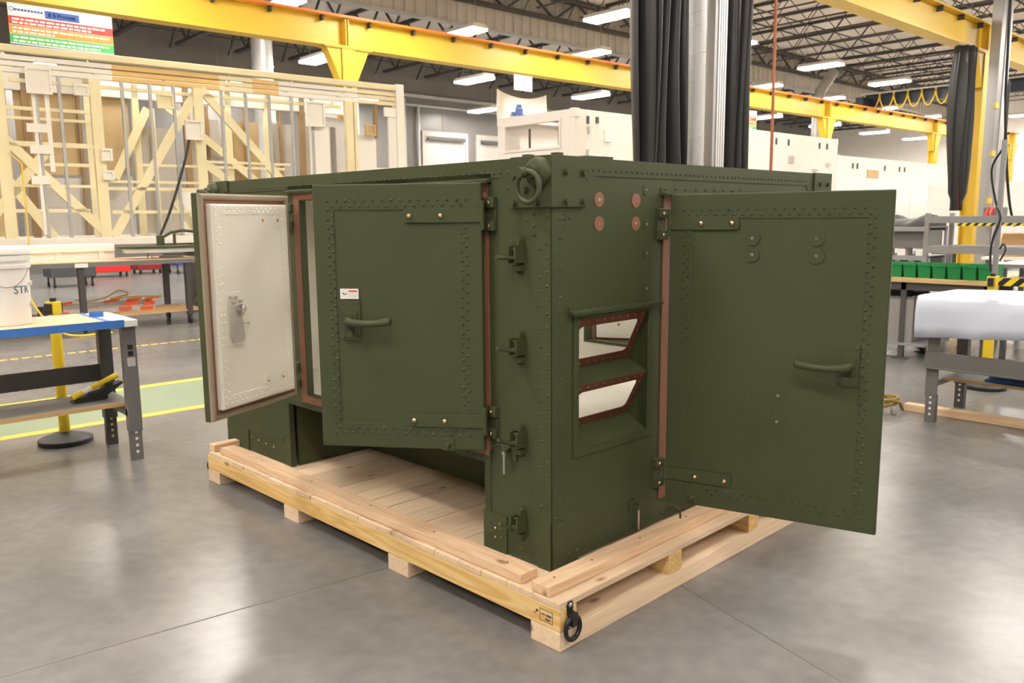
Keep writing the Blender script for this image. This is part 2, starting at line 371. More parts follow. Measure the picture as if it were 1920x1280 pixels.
wb = struct(MB().box(U0, U1, V1, V1+0.25, 0, ZC).build('wall_back', 'wall_concrete'))
for u in [x*6.1-12.0 for x in range(11)]: MB().box(u-0.012, u+0.012, V1-0.006, V1, 0, ZC).build('panel_joint', 'brown_strip', wb)
MB().box(U0, U1, V1-0.16, V1, 6.05, 6.17).build('pipe_run', 'galvanized', wb); MB().box(U0, U1, V1-0.14, V1, 5.72, 5.80).build('pipe_run', 'galvanized', wb)
for u in (16.6, 17.25): MB().cyl((u, V1-0.12, 0), (u, V1-0.12, 6.0 if u < 17 else 5.75), 0.06, 10).build('standpipe', 'galvanized', wb, smooth=40)
struct(MB().box(U1, U1+0.25, V0, V1, 0, ZC).build('wall_end', 'wall_white'))
struct(MB().box(U0-0.25, U0, V0, V1, 0, ZC).build('wall_left', 'wall_white'))
struct(MB().box(U0, U1, V0-0.25, V0, 0, ZC).build('wall_front', 'wall_white'))
# roll-up doors on the back wall, seen above the shelter
for k, (u0, u1) in enumerate(((17.55, 19.6), (20.3, 23.0))):
    d = struct(MB().grid('y', [u0-0.12, u0, u1, u1+0.12], [0, 4.65, 4.85], lambda u, z: u0 < u < u1 and z < 4.65, V1-0.10, V1).build('door_%d' % (k+1), 'foam_grey'))
    MB().box(u0, u1, V1-0.05, V1-0.01, 0, 4.65).build('door_leaf', 'siding', d)
    MB().bar((u0+0.1, V1-0.15, 4.55), (u1-0.1, V1-0.15, 4.55), 0.1, 0.1).build('track', 'bench_dark', d)
ce = struct(MB().box(U0, U1, V0, 17.05, ZC, ZC+0.2).box(U0, U1, 17.05, V1, ZC2, ZC2+0.2).build('ceiling', 'ceiling_white'))
# open-web roof joists: each a part of the ceiling
def joist_mesh(y0, y1, ZC=ZC, k=1.0):
    m = MB(); zt, zb = ZC-0.06, ZC-0.80; n = int((y1-y0)/0.62)
    m.box(-0.05, 0.05, y0, y1, zt-0.04, zt+0.05); m.box(-0.035*k, 0.035*k, y0+0.6, y1-0.6, zb-0.02*k, zb+0.02*k)
    for i in range(n):
        a = y0 + (y1-y0)*i/n; b = y0 + (y1-y0)*(i+1)/n; p, q = ((a, zt), (b, zb)) if i % 2 == 0 else ((a, zb), (b, zt))
        m.bar((0, p[0], p[1]), (0, q[0], q[1]), 0.022*k, 0.022*k, (1, 0, 0))
    return m
j0 = joist_mesh(V0+0.1, 16.5).build('roof_joist', 'joist_paint', ce, loc=(-12.5, 0, 0))
for i in range(1, 34):
    j = j0.copy(); COL.objects.link(j); j.location = (-12.5+i*1.86, 0, 0)
j1 = joist_mesh(17.1, V1-0.05, ZC2, 2.2).build('roof_joist', 'joist_paint', ce, loc=(-12.5, 0, 0))
for i in range(1, 34):
    j = j1.copy(); COL.objects.link(j); j.location = (-12.5+i*1.86, 0, 0)
for v in (-9.4, -5.2, -1.0, 3.2, 7.4, 11.6, 14.6, 19.0, 21.8):
    zc = ZC if v < 17 else ZC2
    MB().box(U0, U1, v-0.02, v+0.02, zc-0.10, zc-0.06).build('bridging_bar', 'joist_paint', ce)
    MB().box(U0, U1, v+0.10, v+0.135, zc-0.85, zc-0.82).build('bridging_bar', 'joist_paint', ce)
# lattice girders along the hall carry the joists
def girder(v, ztop, zbot, name):
    m = MB(); m.box(U0, U1, v-0.08, v+0.08, ztop-0.12, ztop); m.box(U0, U1, v-0.08, v+0.08, zbot, zbot+0.12); n = 62
    for i in range(n):
        a = U0+(U1-U0)*i/n; b = U0+(U1-U0)*(i+1)/n; p, q = (ztop-0.06, zbot+0.06) if i % 2 else (zbot+0.06, ztop-0.06)
        m.bar((a, v, p), (b, v, q), 0.06, 0.06, (0, 1, 0))
    return m.build(name, 'joist_paint', ce)
girder(16.75, 8.25, 7.5, 'roof_girder'); girder(-3.5, 8.25, 7.35, 'roof_girder')
# ribbed metal draft curtain hanging below the roof along the bay line
zd0 = 6.98
dc = MB()
n = 0; u = U0
prof = []
while u < U1:
    prof += [(u, 0.0), (u+0.22, 0.0), (u+0.25, -0.05), (u+0.33, -0.05), (u+0.36, 0.0)]; u += 0.36
struct(MB().prism([(a, b) for a, b in prof] + [(a, b+0.02) for a, b in reversed(prof)], (0, 0, 1.33), (1, 0, 0), (0, 1, 0), (0, 16.95, 6.96)).build('wall_upper', 'siding'))
struct(MB().box(U0, U1, 16.86, 17.04, 6.88, 6.97).build('trim_1', 'galvanized'))

# ================================================================== LAMPS
def make_lamp():
    r = thing('ceiling_lamp', (0, 0, 0), 0, 'white fluorescent high-bay lamp hanging under the roof', 'lamp', 'high-bay lamps under the roof')
    MB().prism([(-0.26, 0.0), (0.26, 0.0), (0.19, 0.10), (-0.19, 0.10)], (0, 1.36, 0), (1, 0, 0), (0, 0, 1), (0, -0.68, 0)).build('housing', 'lamp_housing', r)
    MB().box(-0.25, 0.25, -0.66, 0.66, -0.05, -0.002).build('diffuser_frame', 'lamp_side', r)
    MB().box(-0.245, 0.245, -0.655, 0.655, -0.056, -0.0505).build('diffuser', 'lamp_glow', r)
    for s in (-0.5, 0.5): MB().cyl((0, s, 0.1), (0, s, 1.25), 0.006, 6).build('hanger_wire', 'steel_dull', r)
    return r
lamp0 = make_lamp()
spots = []
for v in (11.4, 6.5):
    for k in range(-2, 10): spots.append((3.26+5.1*k, v, 6.2))
for u in (-7.0, 8.4, 13.5, 18.6, 23.7, 28.8, 33.9, 39.0, 44.1): spots.append((u, 2.0, 6.2))
for u in (-7.7, -2.6, 5.2, 10.3, 15.4, 20.5, 25.6, 30.7, 35.8, 40.9): spots.append((u, -2.7, 6.2))
for k in range(-2, 10): spots.append((4.2+5.1*k, -6.2 if k != -1 else -9.0, 6.2))  # unseen row behind the camera, added as frontal fill on the shelter
spots += [(7.05, 15.4, 6.2), (11.88, 15.0, 6.2), (16.45, 14.85, 6.2), (2.3, 15.4, 6.2), (21.2, 14.85, 6.2), (26.0, 14.85, 6.2), (31.0, 14.9, 6.2), (36, 14.9, 6.2), (41, 14.9, 6.2)]
spots += [(3.1 if k == 0 else 4.0+5.2*k, 17.6 if k < 5 else 17.1, 5.6) for k in range(-1, 9)]
spots += [(4.04+5.05*k, 23.4-0.2*k if k < 4 else 22.4, 5.6) for k in range(-1, 9)]
LAMP_LABELS = {4: 'bright roof lamp left of the central black curtain at top edge', 6: 'bright roof lamp above the silver duct elbow', 7: 'bright roof lamp above the blue bridge crane girder',
    10: 'bright lamp at the right edge before the white end wall', 55: 'lamp cut by the top edge above the yellow beam at left', 56: 'lamp just above the orange rail left of centre',
    57: 'lamp just above the orange rail beside the central black curtain', 60: 'lamp above the orange rail close to the thin hanging cord', 61: 'lamp above the orange rail beside the silver duct',
    62: 'lamp above the orange rail below the bridge crane', 66: 'lamp below the yellow beam beside its bracket above the tan frame', 67: 'lamp below the yellow beam left of the bay sign',
    68: 'lamp below the yellow beam right of the bay sign', 70: 'lamp crossed by the thin orange hanging cord', 71: 'lamp beside the yellow column above the white containers',
    72: 'left one of two lamps before the grey wall under the crane', 73: 'right one of two lamps before the grey wall under the crane', 75: 'lamp seen through the left part of the tan frame',
    76: 'lamp seen through the middle of the tan frame', 77: 'lamp seen through the right end bay of the tan frame', 78: 'lamp left of the sagging cloth banner'}
spots += [(46.0, 14.2, 7.0), (46.0, 14.95, 7.0), (-3.2, 2.0, 6.2), (1.15, 1.5, 6.2)]  # first pair added to brighten the end wall, next to light the shelter side
for i, s in enumerate(spots):
    o = lamp0 if i == 0 else copy_tree(lamp0)
    o.location = s
    o['label'] = LAMP_LABELS.get(i, 'one of the white high-bay roof lamps hidden or out of view, some added for light')

# ================================================================== CRANE RUNWAYS
def runway(v, label, zb, orange, COLS, rz=0.0, ustart=U0+0.2):
    H = 0.62; r = thing('crane_runway', (0, v, 0), rz, label, 'crane runway')
    b = MB().box(ustart, U1-2.4, -0.17, 0.17, zb, zb+0.035).box(ustart, U1-2.4, -0.17, 0.17, zb+H-0.035, zb+H).box(ustart, U1-2.4, -0.012, 0.012, zb+0.03, zb+H-0.03)
    b.build('beam', 'rail_yellow', r)
    MB().box(ustart, U1-2.4, -0.03, 0.03, zb+H, zb+H+0.06).build('rail', 'rail_orange' if orange else 'joist_paint', r)
    if orange:
        MB().box(ustart, U1-2.4, -0.225, -0.17, zb+H-0.045, zb+H+0.005).build('conductor_bar', 'rail_orange', r)
    st = None
    m = MB()
    for k in range(int((U1-2.6-ustart)/1.12)):
        u = ustart+0.5+1.12*k
        x = MB().box(0, 0.04, -0.16, -0.03, zb+H-0.14, zb+H-0.03)
        if st is None: st = x.build('bracket', 'joist_paint', r, loc=(u, 0, 0))
        else:
            o = st.copy(); COL.objects.link(o); o.location = (u, 0, 0)
    for c in COLS:
        q = MB().box(c-0.012, c+0.012, -0.165, -0.012, zb+0.035, zb+H-0.035).box(c-0.07, c-0.05, -0.165, -0.012, zb+0.035, zb+H-0.035).build('stiffener', 'rail_yellow', r)
        MB().box(c-0.16, c+0.16, -0.15, -0.13, 0, zb-0.02).box(c-0.16, c+0.16, 0.13, 0.15, 0, zb-0.02).box(c-0.01, c+0.01, -0.13, 0.13, 0, zb-0.02).box(c-0.22, c+0.22, -0.2, 0.2, 0, 0.02).build('column', 'rail_yellow', r)
        for s in (-1, 1):
            MB().prism([(0.16*s, -0.75), (0.50*s, -0.02), (0.16*s, -0.02)], (0, 0.24, 0), (1, 0, 0), (0, 0, 1), (c, -0.12, zb)).build('knee_bracket', 'rail_yellow', r)
        MB().box(c-0.56, c+0.56, -0.16, 0.16, zb-0.022, zb).build('cap_plate', 'rail_yellow', r)
    return r
runway(13.62, 'yellow crane runway beam with orange conductor rail behind the tan frame', 5.0, True, [-2.4, 7.45, 17.5, 27.6, 37.2, 46.9], radians(-1.0))
runway(4.93, 'yellow crane runway beam crossing the upper right corner', 5.0, False, [-3.0, 7.75, 18.5, 29.2, 39.9])
# bridge crane across the two runways
br = thing('bridge_crane', (31.5, 9.2, 5.69), 0, 'dark blue bridge crane girder with looped yellow festoon cable', 'crane')
MB().box(-0.18, 0.18, -4.6, 4.3, 0.03, 0.07).box(-0.18, 0.18, -4.6, 4.3, 0.46, 0.50).box(-0.02, 0.02, -4.6, 4.3, 0.05, 0.48).build('girder', 'crane_navy', br)
MB().box(-0.9, 0.9, 4.0, 4.3, 0.0, 0.35).box(-0.9, 0.9, -4.45, -4.1, 0.0, 0.35).build('end_carriage', 'crane_navy', br)
MB().box(-0.26, -0.2, -4.5, 4.4, 0.50, 0.55).build('festoon_rail', 'aluminium', br)
yy = 4.25
step = 0.62
for k in range(10):
    pts = [(-0.24, yy - step*t/10, 0.5 - 0.62*sin(pi*t/10)**0.7) for t in range(11)]
    MB().tube(pts, 0.028, 6).build('cable_loop', 'cable_yellow', br, smooth=60); yy -= step*0.92; step *= 0.97
MB().box(-0.3, 0.3, -2.3, -1.7, -0.25, 0.0).cyl((0, -2.0, -0.25), (0, -2.0, -0.6), 0.02, 8).build('hoist', 'black_plastic', br)

# ================================================================== CONTAINERS
def container(name, u0, u1, v0, v1, z0, z1, label, win=None, panels=()):
    r = thing(name, (u0, v0, 0), 0, label, 'container', 'white equipment containers'); L, D = u1-u0, v1-v0
    ys = [0, D]; zs = [z0, z1]
    if win:
        ys = [0, win[0], win[1], D]; zs = [z0, win[2], win[3], z1]
    MB().grid('x', ys, zs, (lambda y, z: win and win[0] < y < win[1] and win[2] < z < win[3]), 0, 0.08).build('end_wall', 'container_white', r)
    MB().box(0.08, L, 0, 0.06, z0, z1).build('side_wall', 'container_white', r)
    MB().box(0.08, L, D-0.06, D, z0, z1).build('side_wall', 'container_white', r)
    MB().box(L-0.08, L, 0.06, D-0.06, z0, z1).build('end_wall', 'container_white', r)
    MB().grid('z', [0.08, 0.5, L-0.5, L-0.08], [0.06, 0.25, D-0.25, D-0.06], lambda x, y: 0.5 < x < L-0.5 and 0.25 < y < D-0.25, z1-0.06, z1-0.005).build('roof_frame', 'container_white', r); MB().box(0.08, L-0.08, 0.06, D-0.06, z0, z0+0.06).build('floor_pan', 'container_white', r)
    for x in (0, L-0.12):
        for y in (-0.012, D-0.11): MB().box(x-0.012 if x == 0 else x, x+0.12, y, y+0.12, z1-0.13, z1+0.012).build('corner_casting', 'container_white', r, bevel=0.01)
    if win:
        MB().grid('x', [win[0]-0.04, win[0], win[1], win[1]+0.04], [win[2]-0.04, win[2], win[3], win[3]+0.04], lambda y, z: win[0] < y < win[1] and win[2] < z < win[3], -0.02, 0.0).build('window_frame', 'container_white', r)
        for t in (0.08, 0.62): MB().box(0.1, 0.13, win[0]+t*(win[1]-win[0]), win[0]+t*(win[1]-win[0])+0.025, win[2]+0.02, win[3]-0.06).build('window_bar', 'bench_dark', r)
    for (x, z, sx, sz, m) in panels:
        MB().box(x, x+sx, -0.02, 0.0, z, z+sz).build('vent_plate' if m != 'bench_dark' else 'lifting_slot', m, r)
    for x in (0.3, L-0.7):
        MB().box(x, x+0.3, 0.1, D-0.1, 0, z0).build('support_block', 'bench_dark', r)
    return r
container('equipment_container', 7.76, 16.6, 7.2, 9.05, 0.35, 3.2, 'white equipment container with wide window opening in its end', (0.34, 1.64, 2.64, 3.04),
    [(0.28, 2.98, 0.05, 0.12, 'bench_dark'), (0.5, 3.0, 0.06, 0.10, 'bench_dark'), (0.70, 2.72, 0.20, 0.18, 'container_white'), (0.30, 2.82, 0.05, 0.12, 'foam_grey'), (0.28, 2.35, 0.04, 0.22, 'foam_grey'), (1.45, 2.2, 1.4, 0.55, 'wall_white'), (1.45, 2.8, 0.22, 0.12, 'frame_tan'), (2.1, 2.8, 0.26, 0.12, 'frame_tan'),
     (6.1, 2.95, 0.05, 0.13, 'bench_dark'), (6.6, 2.95, 0.05, 0.13, 'bench_dark'), (7.95, 2.95, 0.05, 0.13, 'bench_dark'), (8.3, 2.95, 0.05, 0.13, 'bench_dark'), (6.65, 2.6, 0.22, 0.14, 'foam_grey'), (7.7, 2.45, 0.22, 0.05, 'foam_grey'), (8.3, 2.6, 0.2, 0.06, 'foam_grey')])
container('equipment_container', 21.5, 34.5, 9.6, 11.9, 0.35, 3.2, 'long white equipment container standing behind the black curtain', None,
    [(0.9, 2.85, 0.08, 0.16, 'bench_dark'), (1.2, 2.85, 0.08, 0.16, 'bench_dark'), (3.1, 2.85, 0.08, 0.16, 'bench_dark'), (4.2, 2.85, 0.08, 0.16, 'bench_dark'), (4.6, 2.85, 0.08, 0.16, 'bench_dark'), (1.9, 2.6, 0.8, 0.25, 'foam_tan'), (5.2, 0.4, 2.6, 1.9, 'wall_white'), (9.2, 2.85, 0.1, 0.16, 'bench_dark'), (10.1, 2.85, 0.1, 0.16, 'bench_dark'), (11, 2.85, 0.1, 0.16, 'bench_dark'), (0.7, 1.3, 0.1, 0.5, 'foam_grey')])
container('equipment_container', 24.0, 44.0, 5.6, 8.0, 0.35, 2.35, 'low white equipment container behind the metal shelving at right', None,
    [(2.0, 1.9, 0.08, 0.16, 'bench_dark'), (5.0, 1.2, 0.3, 0.8, 'foam_grey'), (6.5, 1.9, 0.08, 0.16, 'bench_dark'), (9, 1.9, 0.08, 0.16, 'bench_dark')])

# ================================================================== SIGNS AND BANNERS
def process_banner(loc, wd, ht, label):
    r = thing('process_banner', loc, 0, label, 'banner')
    MB().box(0, wd, 0, 0.004, -ht, 0).build('sheet', 'paper_white', r)
    def strip(z0, z1, m, name): MB().box(0.0, wd, -0.0015, 0, -z1*ht, -z0*ht).build(name, m, r)
    strip(0.30, 0.50, 'sign_red', 'red_band'); strip(0.51, 0.71, 'sign_orange', 'orange_band'); strip(0.72, 0.93, 'sign_green', 'green_band'); strip(0.955, 1.0, 'sign_blue', 'blue_band')
    MB().box(wd*0.34, wd*0.67, -0.0015, 0, -0.27*ht, -0.08*ht).build('title_panel', 'sign_blue', r)
    t = xf(text_mb('6 S Process', 0.085*wd/1.5, 0.001), lambda x, y, z: (wd*0.505+x, -0.004, -0.175*ht+y)); t.build('title_lettering', 'paper_white', r)
    for zz, fr in ((0.345, 0.92), (0.425, 0.78), (0.555, 0.96), (0.64, 0.42), (0.77, 0.95), (0.86, 0.86)):
        x = 0.03*wd; m = MB(); rr = random.Random(int(zz*1000))
        while x < fr*wd:
            l = rr.uniform(0.05, 0.13)*wd*0.6; m.box(x, min(x+l, fr*wd), -0.0025, -0.0015, -(zz+0.045)*ht, -zz*ht); x += l+0.012*wd
        m.build('small_print', 'paper_white', r)
    m = MB()
    for k in range(9): m.box(wd*(0.06+0.03*k), wd*(0.082+0.03*k), -0.0025, -0.0015, -0.17*ht, -0.12*ht)
    m.torus((wd*0.035, -0.002, -0.14*ht), (0, 1, 0), 0.02*wd, 0.003*wd, 16, 6); m.build('emblem', 'sign_blue', r)
    return r
process_banner((1.09, 12.62, 4.76), 1.48, 0.62, 'striped process banner hanging under the yellow beam at upper left')
process_banner((20.9, 12.9, 4.84), 1.55, 0.62, 'striped process banner half hidden by the black curtain')
r = thing('bay_sign', (12.07, 13.30, 4.97), 0, 'small white bay sign hanging below the yellow beam', 'sign')
MB().box(0, 0.62, 0, 0.012, -0.38, 0).build('panel', 'paper_white', r)
MB().box(0.22, 0.40, -0.001, 0, -0.10, -0.06).box(0.07, 0.56, -0.001, 0, -0.185, -0.165).build('printed_lines', 'foam_grey', r)
xf(text_mb('8', 0.14, 0.001), lambda x, y, z: (0.31+x, -0.002, -0.285+y)).build('numeral', 'bench_grey', r)
# sagging white banner with a dark emblem
m = MB(); nx, nz = 14, 6; P = []
for j in range(nz+1):
    for i in range(nx+1):
        a = i/nx; b = j/nz; sag = 0.16*4*a*(1-a)*(1-b)
        P.append((1.75*a, 0.05*sin(a*9+b*3)*b, -0.75*b - sag*(1-b)))
m._add(P, [(j*(nx+1)+i, j*(nx+1)+i+1, (j+1)*(nx+1)+i+1, (j+1)*(nx+1)+i) for j in range(nz) for i in range(nx)])
r = thing('cloth_banner', (12.13, 14.0, 4.70), 0, 'sagging white cloth banner with dark emblem above the container', 'banner')
o = m.build('cloth', 'paper_white', r, smooth=80); sm = o.modifiers.new('s', 'SOLIDIFY'); sm.thickness = 0.006
MB().box(0.62, 0.76, -0.09, -0.075, -0.42, -0.34).box(0.60, 0.80, -0.09, -0.075, -0.58, -0.43).box(0.66, 0.88, -0.09, -0.075, -0.64, -0.58).box(0.42, 0.56, -0.09, -0.075, -0.64, -0.54).build('emblem', 'sign_blue', r)

# ================================================================== WELDING CURTAINS, PILLARS
def curtain(name, loc, wd, z0, z1, label, depth=0.28, folds=5, tie=None, seed=1, piping=None, rz=0.0):
    rr = random.Random(seed); r = thing(name, loc, rz, label, 'curtain', 'black welding curtains')
    n = folds*10; nz = 18; P = []
    ph = [rr.uniform(-0.6, 0.6) for _ in range(folds+2)]; am = [rr.uniform(0.55, 1.1) for _ in range(folds+2)]
    for j in range(nz+1):
        z = z0+(z1-z0)*j/nz; t = (z1-z)/(z1-z0)
        sc = 1.0 + 0.10*sin(3*t+seed)
        if tie: sc = 1.0 + 0.45*sin(min(1, t*1.15)*pi) - 0.25*t if t < 0.9 else 0.30
        for i in range(n+1):
            a = i/n; k = int(a*folds); y = depth*0.5*am[k]*sin(a*folds*2*pi + ph[k]*t) * (0.8+0.2*sin(5*t+k))
            x = (a-0.5)*wd*sc + 0.05*wd*sin(6*t + 9*a+seed)*t
            P.append((x, y*(0.5+0.5*sc), z))
    m = MB(); m._add(P, [(j*(n+1)+i, j*(n+1)+i+1, (j+1)*(n+1)+i+1, (j+1)*(n+1)+i) for j in range(nz) for i in range(n)])
    o = m.build('vinyl_sheet', 'black_vinyl', r, smooth=75); s = o.modifiers.new('s', 'SOLIDIFY'); s.thickness = 0.006
    if piping is not None:
        i = int(piping*n); MB().tube([(P[j*(n+1)+i][0], P[j*(n+1)+i][1]-0.012, P[j*(n+1)+i][2]) for j in range(nz+1)], 0.008, 6).build('red_piping', 'red_piping', r, smooth=60)
    for k in range(folds+1):
        MB().torus(((k/folds-0.5)*wd, 0, z1+0.03), (1, 0, 0), 0.03, 0.005, 12, 6).build('hook_ring', 'steel_dull', r, smooth=60)
    return r
curtain('welding_curtain', (6.40, 4.45, 0), 1.0, 0.55, 5.2, 'black welding curtain left of the pale central duct', 0.32, 5, None, 3, 0.2)
curtain('welding_curtain', (8.02, 4.45, 0), 0.62, 0.55, 5.2, 'black welding curtain right of the pale central duct', 0.26, 4, None, 8)
curtain('welding_curtain', (16.60, 4.55, 0), 0.66, 1.55, 4.85, 'black welding curtain tied together beside the yellow column', 0.36, 5, True, 5, 0.3)
curtain('welding_curtain', (20.1, 4.95, 0), 0.42, 1.9, 4.6, 'black welding curtain hanging behind the aluminium mast', 0.3, 4, True, 9)
r = thing('extraction_duct', (7.13, 4.45, 0), 0, 'pale spiral air duct standing between the black curtains', 'duct')
m = MB().cyl((0, 0, 0), (0, 0, 8.2), 0.118, 28)
m.build('pipe', 'galvanized', r, smooth=40)
hp = [(0.120*cos(t*0.5), 0.120*sin(t*0.5), t*8.2/600) for t in range(601)]
MB().tube(hp, 0.004, 4).build('spiral_seam', 'galvanized', r, smooth=60)
r = thing('aluminium_mast', (7.42, 4.40, 0), 0, 'slotted aluminium mast beside the pale central duct', 'mast')
MB().box(-0.06, 0.0, -0.06, 0.06, 0, 8.2).build('profile', 'steel_dull', r)
for k in range(4): MB().box(0.012+0.052*k, 0.048+0.052*k, -0.07, 0.06, 0, 8.2).build('profile_slat', 'aluminium', r)
r = thing('aluminium_mast', (18.02, 4.42, 0), 0, 'slotted aluminium mast beside the yellow column at right', 'mast')
MB().box(-0.22, 0.05, -0.10, 0.10, 0, 6.3).build('profile', 'steel_dull', r)
for k in range(3): MB().box(0.07+0.10*k, 0.15+0.10*k, -0.12, 0.10, 0, 6.3).build('profile_slat', 'aluminium', r)
for z in (1.7, 2.7, 3.7): MB().box(-0.34, -0.14, -0.14, -0.10, z, z+0.12).build('clamp', 'rail_yellow', r)
MB().tube(cr([(-0.16, -0.2, 6.2), (-0.14, -0.22, 5.0), (0.02, -0.2, 4.0), (0.2, -0.22, 3.0), (0.5, -0.22, 2.2), (0.9, -0.2, 1.6), (1.3, -0.2, 1.2)]), 0.03, 8).build('cable', 'cable_black', r, smooth=60)
tag(MB().tube([(0, 0, 0.4), (0.01, 0, 2.2), (-0.02, 0.0, 4.2), (0.0, 0, 6.3)], 0.018, 8).build('drop_cord', 'cord_orange', loc=(6.55, 3.0, 0), smooth=60), 'thin orange-brown cord hanging from the roof', 'cord')
r = thing('air_duct', (29.3, 14.4, 0), 0, 'silver air duct with elbow behind the yellow beam', 'duct')
MB().tube([(0, 0, 0.0), (0, 0, 4.6), (0, 0, 5.9), (0.12, 0, 6.25), (0.6, 0, 6.65), (1.15, 0, 7.1)], 0.2, 16).build('pipe', 'galvanized', r, smooth=50)
for z in (4.6, 5.9): MB().cyl((0, 0, z-0.03), (0, 0, z+0.03), 0.212, 16).build('joint_band', 'steel_dull', r, smooth=40)
r = thing('air_duct', (7.75, 17.9, 0), 0, 'silver ribbed air duct behind the tan frame', 'duct')
MB().cyl((0, 0, 0), (0, 0, 6.0), 0.26, 18).build('pipe', 'galvanized', r, smooth=40)
for k in range(12): MB().cyl((0, 0, 0.45*k+0.3), (0, 0, 0.45*k+0.34), 0.275, 18).build('joint_band', 'galvanized', r, smooth=40)
# ================================================================== PALLET
TH = radians(2.3)
ZB = 0.178
pal = thing('shipping_pallet', (0, 0, 0), TH, 'new pine shipping pallet with plank deck under the green shelter', 'pallet')
PX0, PX1, PY0, PY1 = -0.175, 2.37, -0.198, 2.54
for y in (PY0, 0.657, 1.54, 2.40):
    MB().box(PX0, PX1, y, y+0.14, 0, 0.071).build('skid_board', 'pine_pale_x', pal, bevel=0.003)
for x in (PX0, 0.478, 1.10, 1.72, PX1-0.09):
    MB().box(x, x+0.09, PY0, PY1, 0.0715, 0.154).build('cross_beam', 'pine_yellow_y', pal, bevel=0.003)
y = PY0; k = 0
pw = [0.131, 0.136, 0.134, 0.136, 0.141, 0.133, 0.135, 0.135, 0.137, 0.13, 0.136, 0.134, 0.137, 0.135, 0.136, 0.135, 0.136, 0.136, 0.14, 0.145]
for wd in pw:
    dx = random.uniform(-0.002, 0.003); y1 = min(y+wd, PY1)
    MB().box(PX0+dx, PX1, y+0.0016, y1-0.0016, 0.1545, ZB-random.uniform(0.0005, 0.003)).build('deck_plank', 'pine_pale_x', pal, bevel=0.002); y = y1; k += 1
# retaining rails nailed on the deck round the shelter
MB().box(-0.158, -0.072, 0.004, 2.41, ZB+0.0005, ZB+0.0385).build('retaining_rail', 'pine_y', pal, bevel=0.003)
MB().box(-0.165, 2.36, -0.140, -0.052, ZB+0.0005, ZB+0.0385).build('retaining_rail', 'pine_x', pal, bevel=0.003)
MB().box(-0.16, 2.36, 2.475, 2.54, ZB+0.0005, ZB+0.0385).build('retaining_rail', 'pine_x', pal, bevel=0.003)
nm = MB()
for yy in (0.12, 0.55, 1.0, 1.5, 2.0, 2.35): nm.cyl((-0.115, yy, ZB+0.0386), (-0.115, yy, ZB+0.0392), 0.005, 8)
for xx in (-0.09, 0.12, 0.42, 0.75, 1.1): nm.cyl((xx, -0.095, ZB+0.0386), (xx, -0.095, ZB+0.0392), 0.005, 8)
nm.build('nail_heads', 'bench_dark', pal, kind='stuff')
# inspection stamp on the beam end
sm = MB()
def onl(y0, y1, z0, z1): sm.box(PX0-0.0009, PX0, y0, y1, z0, z1)
for (a, b, c, d) in ((-0.165, -0.163, 0.088, 0.135), (-0.105, -0.103, 0.092, 0.137), (-0.165, -0.103, 0.133, 0.135), (-0.165, -0.103, 0.090, 0.092), (-0.158, -0.135, 0.112, 0.120), (-0.130, -0.110, 0.114, 0.118), (-0.152, -0.13, 0.097, 0.104), (-0.095, -0.085, 0.115, 0.125), (-0.083, -0.075, 0.108, 0.112)): onl(-0.27-b-0.0, -0.27-a-0.0, c, d) if False else onl(a+0.0, b+0.0, c, d)
sm.build('inspection_stamp', 'bench_dark', pal)
def tie_ring(loc, rz):
    p = MB().prism([(-0.014, 0.0), (0.014, 0.0), (0.016, 0.014), (0.016, 0.03), (0.010, 0.04), (-0.010, 0.04), (-0.016, 0.03), (-0.016, 0.014)], (0, -0.005, 0), (1, 0, 0), (0, 0, 1), (0, 0, 0.026)).box(-0.015, 0.015, -0.005, 0, -0.036, -0.016).box(-0.0155, 0.0155, -0.028, 0, -0.018, -0.012).box(-0.0155, 0.0155, -0.028, -0.022, -0.018, 0.022).box(-0.0155, 0.0155, -0.028, 0, 0.018, 0.028).build('tie_down_ring', 'black_steel', pal, loc=loc, rz=rz, bevel=0.002, label='black steel tie-down ring')
    MB().torus((0, -0.016, -0.028), (0, 1, 0.0), 0.037, 0.0085, 30, 10, 1.12).build('ring', 'black_steel', p, smooth=60)
    for z in (0.053, -0.027): MB().dome((0, -0.005, z), (0, -1, 0), 0.009, 0.005, 10).build('screw_head', 'steel', p, smooth=50)
tie_ring((-0.125, PY0-0.0005, 0.108), 0)
tie_ring((-0.13, PY1+0.0005, 0.11), radians(180))

# ================================================================== SHELTER
LX, LY, ZT = 2.19, 2.62, 1.705
sh = thing('equipment_shelter', (0, 0, ZB), TH, 'olive green riveted metal equipment shelter with open doors on pallet', 'shelter')
def P(mb, name, m='olive', parent=None, **k):
    return mb.build(name, m, parent or sh, loc=(0, 0, -ZB) if parent is None else (0, 0, 0), **k)
op = lambda y, z: (0.36 < y < 1.69 and 0.60 < z < 1.59) or (0.36 < y < 1.89 and z < 0.53)
P(MB().grid('x', [0, 0.36, 1.69, 1.89, LY], [ZB, 0.53, 0.60, 1.59, ZT], op, 0, 0.027), 'side_wall', weld=True)
rw = lambda x, z: (0.145 < x < 0.58 and 0.622 < z < 1.118) or (0.74 < x < 1.50 and 0.33 < z < 1.55)
P(MB().grid('y', [0.027, 0.145, 0.58, 0.74, 1.50, LX-0.045], [0.192, 0.33, 0.622, 1.118, 1.55, ZT], rw, 0, 0.045), 'front_wall', weld=True)
fo = lambda y, z: 0.95 < y < 1.655 and 0.645 < z < 1.52
P(MB().grid('x', [0, 0.95, 1.655, LY], [ZB, 0.645, 1.52, ZT], fo, LX-0.045, LX), 'far_side_wall')
P(MB().box(0.045, LX-0.045, LY-0.045, LY, ZB, ZT), 'back_wall')
